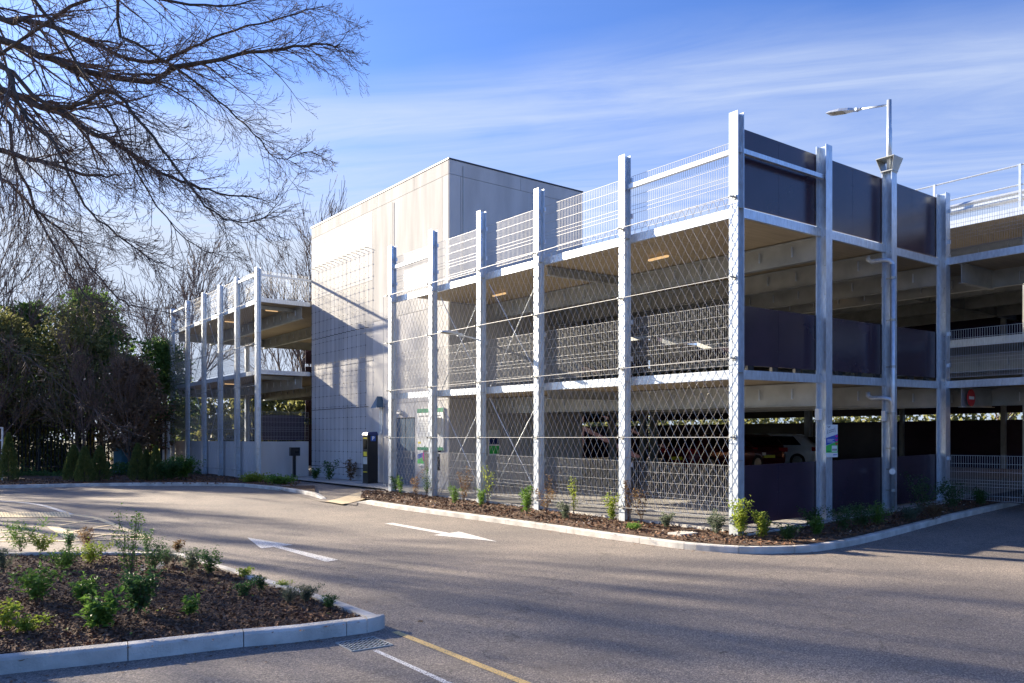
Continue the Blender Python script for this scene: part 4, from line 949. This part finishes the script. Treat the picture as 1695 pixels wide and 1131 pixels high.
# palisade fence
def palisade(p0, p1, ztop, label):
    f = empty('palisade_fence', (*p0, -.1), label, 'fence'); p0 = Vector(p0); p1 = Vector(p1); L_ = (p1-p0).length; d = (p1-p0)/L_; nrm = Vector((-d.y, d.x))
    pal = MB(); n_ = int(L_/.16)
    for i in range(n_):
        c_ = p0+d*(i*.16+.08); w = .033; z = ztop
        for s, dd in ((-1, .012), (1, .012)):
            q0 = c_; q1 = c_+d*s*w+nrm*dd
            pal.add([(q0.x, q0.y, -.1), (q1.x, q1.y, -.1), (q1.x, q1.y, z-.12), (q0.x, q0.y, z)], [(0, 1, 2, 3), (3, 2, 1, 0)])
    pal.build('pale', 'darksteel', f)
    for z in (.35, ztop-.5):
        r_ = MB(); r_.tube([(p0.x+nrm.x*.03, p0.y+nrm.y*.03, z), (p1.x+nrm.x*.03, p1.y+nrm.y*.03, z)], .03, 4, True, pi/4); r_.build('rail', 'darksteel', f)
    for i in range(int(L_/2.75)+1):
        c_ = p0+d*min(L_, i*2.75)+nrm*.08; MB().box(c_.x-.05, c_.x+.05, c_.y-.05, c_.y+.05, -.1, ztop-.1).build('post', 'darksteel', f)
palisade(W(-36, 36.0), W(-16.9, 38.6), 2.72, 'black steel palisade fence behind the shrubs at the left')
palisade(W(-14.6, 44.6), W(4, 62), 2.9, 'black palisade fence seen through the far left car park block')
# ---------------------------------------------------------------- vegetation
def leaf(mb, c, d, up, L_, w, fold=.25):
    d = d.normalized(); s = d.cross(up)
    if s.length < 1e-3: s = d.cross(Vector((1, 0, 0)))
    s.normalize(); n = s.cross(d)
    a = c; b = c+d*L_*.5+s*w/2+n*w*fold; e = c+d*L_-n*L_*.12; f = c+d*L_*.5-s*w/2+n*w*fold; m_ = c+d*L_*.5
    mb.add([a, b, e, f, m_], [(0, 1, 4), (1, 2, 4), (4, 2, 3), (0, 4, 3)])
def rv(): return Vector((R.gauss(0, 1), R.gauss(0, 1), R.gauss(0, 1))).normalized()
def shrub_proto(name, label, loc, h, r, stems, per, lw, leafm, droop=.2, upright=.6, flowers=0, group=None, stemm='twig', spiky=False):
    h *= 1.42 if 'island' in (group or '') else 1.25; r *= 1.35; per = int(per*2.4); lw = (lw[0]*1.12, lw[1]*1.12)
    t = empty(name, loc, label, 'plant', group); fo = MB(); stm = MB()
    for s in range(stems):
        a = 2*pi*s/stems+R.uniform(-.5, .5); lean = R.uniform(.15, 1)*r; hh = h*R.uniform(.6, 1.); k = 6; pts = []
        for i in range(k):
            q = i/(k-1); pts.append(Vector((cos(a)*lean*q**1.2+R.gauss(0, .012), sin(a)*lean*q**1.2+R.gauss(0, .012), hh*(q-(1-upright)*.35*q*q))))
        stm.tube(pts, [.006*(1-.7*i/(k-1))*max(.6, h) for i in range(k)], 4, False)
        for j in range(per):
            q = R.uniform(.12, 1)**.8*(k-1); i = min(k-2, int(q)); p = pts[i].lerp(pts[i+1], q-i)
            p = p+Vector((R.gauss(0, 1), R.gauss(0, 1), R.gauss(0, .7)))*r*.13
            d = rv(); d.z = d.z*.5+(.7 if spiky else .3)-droop*.3; leaf(fo, p, d, Vector((0, 0, 1))+rv()*.6, lw[0]*R.uniform(.6, 1.2), lw[1]*R.uniform(.7, 1.2))
    stm.build('stem', stemm, t, local=True); fo.build('foliage', leafm, t, local=True)
    if flowers:
        fl = MB()
        for s in range(flowers):
            c_ = Vector((R.gauss(0, r*.5), R.gauss(0, r*.5), h*R.uniform(.6, .9)))
            for q in range(22): leaf(fl, c_+rv()*.025, rv(), Vector((0, 0, 1)), .016, .014)
        fl.build('flower', 'petal', t, local=True)
    return t
IZ = HK-.03
def isl_at(px, py): g_ = P(px, py, IZ); return (g_[0], g_[1], g_[2])
# foreground island: (px of the foot, height m, radius, stems, leaves per stem, leaf size, material, label)
PL = [
 (165, 1042, .24, .17, 7, 26, (.075, .042), 'leafmid', 'broad-leaved light green shrub nearest the island front kerb'),
 (232, 1020, .38, .20, 9, 34, (.052, .034), 'leafdeep', 'tall dark green shrub with tufts of pale flower in the middle of the island', 3),
 (140, 1002, .24, .17, 8, 26, (.055, .028), 'leafmid', 'low dense green shrub left of the tall flowering one on the island'),
 (62, 997, .32, .22, 9, 26, (.065, .028), 'leafmid', 'spreading light green bush at the left of the island'),
 (314, 1022, .15, .10, 5, 16, (.055, .032), 'leafmid', 'small bright green seedling right of the tall flowering shrub'),
 (12, 1046, .30, .13, 5, 18, (.06, .03), 'leaflime', 'yellow-green leafy plant cut by the left edge of the island'),
 (45, 1048, .10, .17, 7, 18, (.045, .025), 'leaflime', 'flat yellow-green creeping plant near the front kerb at the left'),
 (215, 965, .72, .22, 8, 44, (.030, .020), 'leafmid', 'tallest thin-stemmed shrub of the island with small pale leaves'),
 (255, 950, .34, .24, 8, 40, (.030, .018), 'leafdeep', 'fine dark shrub behind the tall flowering one'),
 (108, 945, .22, .20, 9, 34, (.035, .022), 'leafmid', 'rounded mid green mound behind the light green bush'),
 (150, 935, .24, .20, 9, 34, (.035, .022), 'leaflime', 'mound of small yellowish leaves beside the tallest thin shrub'),
 (35, 915, .42, .26, 8, 26, (.085, .016), 'leafmid', 'tall grassy-leaved clump at the back left of the island'),
 (70, 915, .22, .16, 7, 26, (.045, .026), 'leaflime', 'bright green clump right of the tall grassy one at the island back'),
 (115, 915, .30, .12, 5, 36, (.030, .020), 'leafdeep', 'dark upright shrub on the back edge of the island'),
 (143, 912, .28, .14, 8, 36, (.028, .018), 'leafrust', 'brownish green shrub on the back edge of the island'),
 (243, 920, .32, .12, 5, 30, (.035, .018), 'leafdeep', 'dark narrow shrub with yellow top at the back right of the island'),
 (275, 938, .22, .15, 12, 40, (.04, .006), 'leafgrey', 'feathery grey-green tuft near the back right of the island'),
 (294, 916, .14, .11, 6, 14, (.06, .018), 'leafrust', 'small fleshy olive plant on the far island kerb corner'),
 (318, 948, .26, .16, 8, 40, (.032, .02), 'leafgrey', 'grey-green shrub left of its twin by the far kerb'),
 (348, 955, .27, .17, 8, 40, (.032, .02), 'leafdeep', 'blue-green shrub leaning on the far kerb'),
 (404, 990, .14, .10, 7, 26, (.03, .018), 'leafdeep', 'low dark green shrub in the bark right of the island middle'),
 (432, 982, .17, .07, 6, 26, (.028, .016), 'leafdeep', 'small upright dark shrub close to the far kerb'),
 (405, 958, .10, .09, 6, 16, (.04, .02), 'leaflime', 'tiny bright green sprout by the far kerb'),
 (480, 1003, .16, .08, 12, 26, (.04, .004), 'leafgrey', 'pale wispy lavender tuft near the island point'),
 (508, 998, .15, .13, 10, 34, (.035, .008), 'leafgrey', 'rounded grey-green lavender next to the wispy tuft'),
 (545, 1010, .12, .08, 10, 26, (.03, .008), 'leafdeep', 'small dark lavender nearest the island point'),
 (470, 974, .05, .09, 8, 14, (.03, .008), 'leaflime', 'low moss-like green patch beside the far kerb'),
 (5, 950, .3, .12, 6, 30, (.04, .02), 'leafgrey', 'grey-green shrub at the left picture edge on the island'),
]
for p in PL:
    x, y, z = isl_at(p[0], p[1]-2)
    shrub_proto('shrub', p[8], (x, y, z), p[2], p[3], p[4], p[5], p[6], p[7], flowers=p[9] if len(p) > 9 else 0, group='shrubs planted in the island', spiky=p[6][1] < .01)
# bed along the building
BP = [
 (656, 818, .5, .18, 5, 34, (.05, .03), 'leafdeep', 'dark climber at the foot of the last long-side column'),
 (663, 823, .55, .12, 4, 26, (.05, .03), 'leafmid', 'narrow green climber just right of the last long-side column'),
 (688, 827, .75, .18, 5, 20, (.045, .03), 'leafrust', 'sparse rusty climber below the tariff board'),
 (706, 826, .8, .15, 5, 22, (.045, .03), 'leafdeep', 'dark thin climber against the fifth long-side column'),
 (752, 838, .45, .16, 7, 40, (.04, .022), 'leafmid', 'rounded green shrub between the fourth and fifth long-side columns'),
 (768, 834, .85, .22, 6, 26, (.045, .03), 'leafrust', 'tall brown sparse climber left of the fourth column'),
 (797, 842, .45, .14, 8, 40, (.04, .022), 'leafmid', 'bushy green shrub just right of the fourth column'),
 (808, 838, 1.0, .2, 4, 16, (.05, .035), 'leaflime', 'tall climber with a few yellow leaves right of the fourth column'),
 (872, 855, .60, .15, 7, 44, (.05, .03), 'leafmid', 'bright green leafy shrub just left of the third column'),
 (905, 853, .8, .25, 6, 24, (.045, .03), 'leafrust', 'twiggy brown climber right of the third column'),
 (935, 862, .32, .16, 8, 40, (.04, .02), 'leafgrey', 'pale variegated shrub between the second and third columns'),
 (950, 856, .9, .15, 4, 20, (.05, .03), 'leaflime', 'thin yellow-leaved climber between the second and third columns'),
 (1013, 868, .60, .14, 6, 34, (.05, .03), 'leaflime', 'fresh green shrub just left of the second column'),
 (1040, 866, 1.0, .16, 5, 20, (.045, .03), 'leafrust', 'bare brown climber growing up the second column'),
 (1062, 868, .9, .2, 5, 20, (.05, .03), 'leafrust', 'tall orange-brown climber right of the second column'),
 (1050, 878, .07, .20, 12, 24, (.05, .012), 'leafmid', 'flat grassy green tuft in the bark right of the second column'),
 (1104, 878, .27, .13, 9, 36, (.04, .018), 'leafgrey', 'small silvery shrub near the access cover'),
 (1187, 888, .42, .15, 8, 34, (.045, .028), 'leafgrey', 'grey-green shrub just left of the corner column'),
 (1226, 893, .62, .17, 8, 44, (.05, .032), 'leaflime', 'tall yellow-green shrub in front of the corner column'),
 (1261, 896, .44, .14, 9, 46, (.045, .03), 'leaflime', 'compact yellow-green shrub right of the corner column'),
 (1305, 899, .27, .18, 9, 34, (.04, .025), 'leafdeep', 'low flowering shrub with cream blossoms near the kerb bend', 5),
 (1352, 890, .32, .14, 7, 34, (.045, .028), 'leafmid', 'green shrub with one pale shoot below the parking notice'),
 (1345, 878, .38, .2, 8, 30, (.045, .03), 'leafdeep', 'dark shrub at the foot of the notice column'),
 (1395, 883, .42, .24, 9, 46, (.04, .02), 'leafdeep', 'dark green bush right of the notice column'),
 (1425, 876, .45, .26, 10, 50, (.04, .02), 'leafdeep', 'largest dark bush between the notice column and the downpipe'),
 (1452, 872, .42, .22, 10, 46, (.04, .02), 'leafmid', 'dark green bush in front of the downpipe'),
 (1505, 866, .30, .22, 8, 26, (.09, .018), 'leafgrey', 'strap-leaved olive clump right of the lamp column'),
 (1545, 862, .30, .24, 8, 26, (.09, .018), 'leafrust', 'strap-leaved rusty clump in front of the last plum panel'),
 (1528, 852, .80, .40, 8, 40, (.05, .03), 'leafdeep', 'tall loose dark shrub against the last plum panel'),
 (1575, 848, .60, .30, 9, 40, (.045, .028), 'leafdeep', 'dark shrub in front of the inner corner column'),
 (1622, 840, .42, .20, 9, 44, (.045, .025), 'leafdeep', 'dark bush in front of the entrance mesh'),
]
for p in BP:
    x, y, z = P(p[0], p[1]-2, .12)
    shrub_proto('shrub', p[8], (x, y, z), p[2], p[3], p[4], p[5], p[6], p[7], flowers=p[9] if len(p) > 9 else 0, group='shrubs in the bed along the car park', spiky=p[6][1] < .02)
FP = [(545, 797, .7, .25, 5, 26, 'leafdeep', 'sparse climber below the trellis at the left'), (580, 798, .8, .25, 5, 26, 'leafrust', 'sparse brown climber below the trellis at the right'), (522, 796, .45, .2, 5, 24, 'leafdeep', 'small climber at the left corner of the tower'),
      (404, 785, 1.1, .35, 6, 26, 'leafrust', 'brown climber by the plinth wall beside the corner column of the far left block'), (365, 784, 1.1, .35, 6, 30, 'leafmid', 'green climber by the plinth wall between the middle columns'), (330, 780, 1.2, .35, 6, 26, 'leafgrey', 'pale climber by the plinth wall at its far end'),
      (420, 797, .2, .5, 14, 30, 'leaflime', 'low yellow-green ground plant by the kerb left of the corner column'), (465, 801, .22, .5, 14, 30, 'leafmid', 'low green ground plant by the kerb in front of the reader post'), (446, 790, .3, .2, 5, 20, 'leafdeep', 'tiny dark plant at the foot of the plinth wall'),
      (300, 793, .85, .55, 18, 60, 'leafmid', 'round leafy green bush left of the far left block'), (282, 795, .8, .5, 16, 60, 'leafdeep', 'round dark bush at the end of the shrub row')]
for p in FP:
    x, y, z = P(p[0], p[1], .1); shrub_proto('shrub', p[7], (x, y, z), p[2], p[3], p[4], p[5], (.09, .055), p[6], group='shrubs by the far kerb')
# conifers
def conifer(name, label, loc, h, r):
    t = empty(name, loc, label, 'conifer', 'small conifers along the far kerb'); MB().tube([(0, 0, 0), (0, 0, h*.6)], [.04, .01], 6).build('trunk', 'bark', t, local=True); fo = MB()
    for i in range(2600):
        q = R.random()**.8; z = h*q; rr = r*(1-q)**.75*(.75+.25*min(1, q*6))*R.uniform(.6, 1.06); a = R.uniform(0, 2*pi); c_ = Vector((cos(a)*rr, sin(a)*rr, z))
        leaf(fo, c_, Vector((cos(a)*.5, sin(a)*.5, 1)), rv(), .12, .03)
    fo.build('crown', 'conifer', t, local=True)
for px, py, h, r, lb_ in ((14, 797, 1.75, .38, 'narrow dark conifer beside the metal frame'), (122, 797, 1.3, .42, 'left conifer of the pair standing close together'), (140, 799, 1.25, .38, 'conifer standing against the right of the first pair'), (165, 797, 1.25, .40, 'lone conifer in the middle of the row'), (228, 796, 1.35, .38, 'conifer in front of the electrical cabinet'), (243, 795, 1.1, .25, 'slim conifer between two wider ones'), (258, 796, 1.25, .30, 'right-hand conifer next to the round bushes')):
    x, y, z = P(px, py, .08); conifer('conifer', lb_, (x, y, z), h, r)

# bare trees -----------------------------------------------------------
def grow(mb, p, d, L_, r, depth, tw=None, droop=0., up=.12, spread=.6, segs=5, minr=.004, kids=3, twk=3):
    pts = [p.copy()]; q = p.copy(); dd = d.normalized()
    for i in range(segs):
        dd = (dd+rv()*.16+Vector((0, 0, up-droop))*.35).normalized(); q = q+dd*L_/segs; pts.append(q.copy())
    rs = [max(minr, r*(1-.55*i/segs)) for i in range(segs+1)]
    if depth == 0: rs = [max(minr, r*(1-.8*i/segs)) for i in range(segs+1)]
    mb.tube(pts, rs, 5 if r > .03 else 3, False)
    if depth == 0: return
    for k in range(kids+(1 if depth > 1 else twk-3)):
        f = R.uniform(.25, 1.)*segs; i = min(segs-1, int(f)); b = pts[i].lerp(pts[i+1], f-i); base = (pts[i+1]-pts[i]).normalized()
        nd = (base+rv()*spread).normalized()
        grow(mb, b, nd, L_*R.uniform(.5, .78), max(minr, rs[i]*R.uniform(.45, .65)), depth-1, tw, droop, up, spread, max(3, segs-1), minr, kids, twk)
    grow(mb, pts[-1], dd, L_*.7, rs[-1], depth-1, tw, droop, up, spread, max(3, segs-1), minr, kids, twk)
def bare_proto(name, label, loc, h, seed, depth=4, kids=3, r0=.16, minr=.010, group=None, lean=(0, 0)):
    R.seed(seed); t = empty(name, loc, label, 'tree', group); tr_ = MB(); br = MB(); hh = h*.42; pts = [Vector((0, 0, -.2))]
    for i in range(1, 7): pts.append(Vector((lean[0]*i/6*hh+R.gauss(0, .06), lean[1]*i/6*hh+R.gauss(0, .06), hh*i/6)))
    tr_.tube(pts, [r0*(1-.4*i/6) for i in range(7)], 8, False); tr_.build('trunk', 'bark', t, local=True)
    for k in range(6):
        f = R.uniform(2.2, 6); i = min(5, int(f)); a = 2*pi*k/6+R.uniform(-.4, .4)
        grow(br, pts[i].lerp(pts[i+1], f-i) if i < 6 else pts[-1], Vector((cos(a)*.7, sin(a)*.7, 1)), h*.30, r0*.42, depth-1, up=.16, spread=.55, minr=minr, kids=kids)
    grow(br, pts[-1], Vector((0, 0, 1)), h*.34, r0*.55, depth, up=.2, spread=.5, minr=minr, kids=kids)
    br.build('crown', 'twig', t, local=True); return t
def at(X, Y, z=-.1): return W(X, Y, z)
BG = 'bare trees beyond the fence'
b1 = bare_proto('bare_tree', 'bare tree rising behind the far left block beside the tower', at(-14.6, 56), 16, 5, 4, 3, .2, .014, BG)
b2 = bare_proto('bare_tree', 'bare leafless tree above the middle of the far left block', at(-21, 52), 13, 9, 4, 3, .18, .014, BG)
b3 = bare_proto('bare_tree', 'bare leafless tree over the evergreens near the left picture edge', at(-27, 40), 12.5, 21, 4, 3, .18, .012, BG)
for k, (src, X, Y, rz, s, lb_) in enumerate(((b3, -32, 46, 1., 1.1, 'bare tree farthest left in the wood'), (b2, -24, 47, 2.2, .9, 'bare tree between the evergreens'), (b2, -15.8, 58, 3.1, .8, 'bare tree seen through the upper floor of the far left block'), (b1, -11.8, 60, 2., .8, 'slim bare tree seen through the far left block next to the tower'),
        (b3, -13, 66, 4.4, .9, 'distant bare tree behind the far left block'), (b3, 2, 70, 1.4, .9, 'bare tree hidden behind the tower'), (b2, 32, 52, 1.1, .8, 'bare tree beyond the rear decks'), (b1, 40, 44, 2.6, .7, 'bare tree far right beyond the rear decks'))):
    dup(src, at(X, Y), rz, lb_, s)
# trees out to the left whose shade falls across the road
b4 = bare_proto('bare_tree', 'spreading bare tree just outside the left picture edge', at(-24, 14.5), 9.5, 33, 4, 4, .11, .006, 'bare trees left of the road')
for k, (X, Y, rz, s) in enumerate(((-23, 28, 1.2, .72), (-25, 26.0, 2.9, 1.7), (-28.5, 21.5, 4.2, 1.6), (-19.5, 25, 5.1, .6), (-27, 8.5, .7, 1.1))):
    dup(b4, at(X, Y, -.15), rz, ['low bare tree left of the road, nearest the metal frame', 'tallest bare tree left of the road', 'bare tree left of the road, farthest from the kerb', 'smallest bare tree left of the road', 'bare tree left of the road, nearest the camera'][k], s)
# evergreens
def evergreen(name, label, loc, h, r, n, m, seed, lw=(.26, .15), group=None, base=.12, trunk=.16):
    R.seed(seed); t = empty(name, loc, label, 'tree', group)
    MB().tube([(0, 0, -.2), (.1, .05, h*.4), (0, .1, h*.8)], [trunk, trunk*.7, .04], 7).build('trunk', 'bark', t, local=True); fo = MB(); cl_n = n//26; lim = MB()
    for k in range(cl_n):
        q = R.random(); z = h*(base+(1-base)*q); rr = r*(1-.72*q**1.8)*sqrt(R.random())*R.uniform(.7, 1.15); a = R.uniform(0, 2*pi); c_ = Vector((cos(a)*rr, sin(a)*rr, z)); cr = R.uniform(.25, .6)
        if k % 4 == 0: lim.tube([(0, 0, z*.8), c_*.6+Vector((0, 0, z*.36)), c_], [.03, .02, .008], 3, False)
        for j in range(26):
            o_ = rv()*cr*R.random()**.4; o_.z *= .7; d = (o_.normalized()+Vector((0, 0, -.15))+rv()*.5); leaf(fo, c_+o_, d, rv(), lw[0]*R.uniform(.6, 1.2), lw[1]*R.uniform(.6, 1.2))
    fo.build('crown', m, t, local=True); lim.build('limb', 'twig', t, local=True); return t
EG = 'evergreen trees behind the fence'
e1 = evergreen('evergreen_tree', 'broad ivy-clad evergreen behind the left end of the fence', at(-23.8, 37.4), 7.6, 2.7, 7500, 'leafolive', 41, (.20, .12), group=EG, base=.34)
e2 = evergreen('evergreen_tree', 'dark green evergreen next to the far left block', at(-17.7, 40.8), 6.6, 1.9, 9000, 'leafdark', 42, (.2, .12), group=EG, base=.25)
e3 = evergreen('evergreen_tree', 'brownish ivy-clad tree reaching over the kerb bed', at(-17.6, 37.2), 5.4, 1.7, 8000, 'leafbrown', 43, (.2, .11), EG, .25)
for src, X, Y, rz, s, lb_ in ((e1, -20.6, 38.2, 2., 1.05, 'olive evergreen in the middle of the row'), (e1, -27.5, 39, 4.1, 1.12, 'olive evergreen at the left picture edge'), (e2, -21.5, 41, 1.4, 1.35, 'tall dark evergreen behind the middle of the row'), (e2, -25.5, 42, 3.4, 1.3, 'tall dark evergreen behind the left ones'),
        (e1, -31.5, 37, 2.8, 1.1, 'broad evergreen outside the left picture edge'), (e2, -30, 42, 1, 1.4, 'dark evergreen outside the left picture edge')):
    dup(src, at(X, Y), rz, lb_, s)
for k, (X, Y, rz, s) in enumerate(((-22.6, 35.2, .4, .42), (-19.2, 35.9, 2.1, .45), (-17.2, 36.0, 3.3, .38), (-25.4, 35.0, 4.4, .42))):
    dup(b3, at(X, Y), rz, ['leafless brown scrub tree left of the conifer pair', 'leafless brown scrub tree behind the lone conifer', 'leafless brown scrub tree beside the electrical cabinet', 'leafless brown scrub tree near the metal frame'][k], s, 'leafless scrub by the fence')
# hedge and undergrowth round the fence foot, seen as one mass
def mass(name, label, pts, n, h, m, lw, w=1.2, z0=-.1):
    mb = MB()
    for k in range(n):
        i = R.randrange(len(pts)-1); t_ = R.random(); a = Vector(pts[i]); b = Vector(pts[i+1]); c_ = a.lerp(b, t_)+Vector((R.gauss(0, w), R.gauss(0, w)))*.6
        hh = h*(.65+.35*sin(c_.x*1.7+c_.y*.9))
        leaf(mb, Vector((c_.x, c_.y, z0+hh*R.random()**.7)), rv()+Vector((0, 0, .3)), rv(), lw[0]*R.uniform(.6, 1.2), lw[1]*R.uniform(.6, 1.2))
    o = mb.build(name, m, keep=True); tag(o, label, 'undergrowth', kind='stuff')
mass('ivy_undergrowth', 'dark ivy and bramble filling the fence line at the left', [W(-34, 37.4), W(-27, 38.2), W(-20.3, 39.2)], 30000, 3.4, 'leafolive', (.17, .11), .9)
mass('ivy_undergrowth', 'low dark plants along the foot of the fence', [W(-30, 34.2), W(-24, 34.6), W(-18, 35.2), W(-14.8, 36.5)], 7000, .7, 'leafdeep', (.13, .08), 1.0)
mass('hedge_undergrowth', 'far hedge of mixed shrubs seen beneath and beyond the decks', [W(-18, 47), W(-13, 52), W(-4, 62), W(10, 72), W(30, 62), W(48, 44)], 42000, 4.6, 'leafolive', (.5, .32), 2.6)
mass('autumn_undergrowth', 'patch of rusty leaves behind the far left block', [W(-12.6, 55), W(-10.5, 56.5)], 1500, 3.0, 'leafrust', (.28, .18), 1.6)

# the big bare tree whose limbs hang into the picture from the left
def U(px, py, Y): return Vector(W((px-CX)/F*Y, Y, HC+(HY-py)/F*Y))
R.seed(77)
big = empty('overhanging_tree', at(-10.6, 10.6, -.15), 'large bare tree whose dark limbs and fine twigs hang in from the upper left', 'tree')
TB = Vector(at(-10.6, 10.6, -.15))
tk = MB(); trunk = [TB+Vector((0, 0, -.1)), TB+Vector((.05, 0, 1.5)), TB+Vector((.0, .1, 3.2)), TB+Vector((-.1, .05, 5.2)), TB+Vector((0, .1, 7.6)), TB+Vector((.1, .0, 10.2))]
tk.tube(trunk, [.42, .34, .29, .24, .17, .09], 12, False); tk.build('trunk', 'bark', big, True)
LIM = [  # (trunk height, start radius, [(px,py,depth)...])
 (3.6, .075, [(-160, 20, 10.2), (0, 67, 9.8), (81, 97, 9.6), (156, 122, 9.5), (248, 134, 9.4), (290, 112, 9.3), (390, 92, 9.2), (470, 80, 9.1), (520, 74, 9.0), (562, 76, 9.0)]),
 (3.2, .070, [(-160, 90, 9.6), (0, 147, 9.3), (53, 170, 9.2), (106, 191, 9.2), (152, 219, 9.1), (198, 241, 9.0), (240, 272, 9.0), (300, 300, 8.9), (360, 318, 8.9), (430, 330, 8.9)]),
 (2.8, .065, [(-160, 200, 8.9), (0, 249, 8.7), (81, 271, 8.7), (152, 291, 8.6), (195, 290, 8.6)]),
 (4.4, .060, [(-160, -60, 10.6), (0, 30, 10.2), (39, 32, 10.1), (106, 51, 10.), (156, 71, 10.), (198, 92, 9.9), (262, 103, 9.9), (318, 78, 9.8), (390, 50, 9.8), (470, 30, 9.7), (535, 8, 9.7)]),
 (3.0, .045, [(-120, 60, 8.2), (0, 106, 8.1), (25, 150, 8.0), (40, 190, 8.0), (90, 240, 7.9), (120, 300, 7.9), (150, 350, 7.9), (210, 400, 7.8), (250, 430, 7.8)]),
 (2.6, .035, [(-120, 240, 10.6), (0, 294, 10.4), (53, 343, 10.3), (106, 386, 10.3), (140, 430, 10.2), (191, 487, 10.2), (223, 507, 10.2), (282, 517, 10.1)]),
 (2.2, .014, [(-120, 420, 10.), (0, 560, 9.9), (60, 600, 9.8), (110, 645, 9.8), (170, 690, 9.8), (215, 715, 9.8)]),
 (4.8, .05, [(-100, -120, 9.4), (60, -60, 9.2), (180, -20, 9.1), (290, 2, 9.0), (380, 12, 9.0), (430, -5, 9.0)]),
 (3.4, .04, [(-100, 120, 8.8), (90, 180, 8.6), (180, 150, 8.6), (230, 200, 8.5), (280, 260, 8.5), (340, 340, 8.5), (400, 370, 8.5), (455, 352, 8.5)]),
 (3.8, .035, [(-60, -20, 8.9), (70, 20, 8.8), (130, 110, 8.7), (180, 190, 8.7), (230, 290, 8.7), (290, 380, 8.7), (350, 420, 8.7)]),
 (2.9, .032, [(-60, 200, 8.9), (30, 280, 8.8), (60, 350, 8.8), (100, 430, 8.7), (150, 500, 8.7), (200, 540, 8.7)]),
 (4.2, .03, [(120, 10, 9.4), (200, 60, 9.3), (290, 110, 9.2), (360, 165, 9.2), (420, 220, 9.1), (460, 262, 9.1), (515, 250, 9.1)]),
]
lim = MB(); tw1 = MB()
def catmull(p, k=4):
    o = []
    for i in range(len(p)-1):
        a = p[max(0, i-1)]; b = p[i]; c_ = p[i+1]; d = p[min(len(p)-1, i+2)]
        for j in range(k):
            t = j/k; o.append(.5*((2*b)+(c_-a)*t+(2*a-5*b+4*c_-d)*t*t+(3*b-a-3*c_+d)*t**3))
    return o+[p[-1]]
def twig(mb, p, d, L_, r, depth, hang):
    segs = 6; pts = [p.copy()]; q = p.copy(); dd = d.normalized()
    for i in range(segs):
        f = i/segs; dd = (dd+rv()*.10+Vector((0, 0, -hang*(1-f)*.26+(.24 if depth < 2 else .10)*f*f))).normalized(); q = q+dd*L_/segs; pts.append(q.copy())
    rs = [max(.0019, r*(1-.75*i/segs)) for i in range(segs+1)]; mb.tube(pts, rs, 4 if r > .012 else 3, False)
    if depth <= 0: return
    n_ = {3: 8, 2: 6, 1: 5}[depth]
    for k in range(n_):
        f = (.12+.85*(k+R.random())/n_)*segs; i = min(segs-1, int(f)); b = pts[i].lerp(pts[i+1], f-i); base = (pts[i+1]-pts[i]).normalized(); sd = rv(); sd = (sd-base*sd.dot(base)).normalized()
        twig(mb, b, base*.8+sd*.62, L_*R.uniform(.28, .55)*(1.05-.35*f/segs), max(.0019, rs[i]*.62), depth-1, hang*.6)
right = Vector(W(1, 0, 0))-Vector(W(0, 0, 0))
for hz, r0, pl_ in LIM:
    anchor = trunk[0].lerp(trunk[-1], hz/10.2); pts = [TB+Vector((0, 0, hz))]+[U(*p) for p in pl_]; c_ = catmull(pts, 4); n_ = len(c_)
    c_ = [p+rv()*.015 for p in c_]
    rs = [max(.005, .78*r0*(1-.88*(i/(n_-1))**.9)) for i in range(n_)]
    lim.tube(c_, rs, 7, False)
    for i in range(5, n_-1):
        for rep in range(2 if i > 6 else 1):
            if R.random() < (.30 if c_[i].z < 3.0 else .74):
                b = c_[i].lerp(c_[i+1], R.random()); base = (c_[i+1]-c_[i]).normalized(); sd = rv(); sd = (sd-base*sd.dot(base)).normalized(); sd.z = sd.z*.7-.25
                f = i/n_; lo_ = .35 if b.z < 3.2 else 1.; twig(tw1, b, base*.75+sd*.75+right*.3, R.uniform(.7, 1.6)*(1.05-.72*f)*(.5 if b.z < 3.2 else 1), max(.005, rs[i]*.42), 2, R.uniform(-.1, .55)*lo_)
    twig(tw1, c_[-1], (c_[-1]-c_[-3]), .22, .004, 1, .1)
lim.build('limb', 'bark', big, True); tw1.build('twigs', 'twig', big)
print('twig faces', len(tw1.f), 'objects', len(bpy.data.objects))
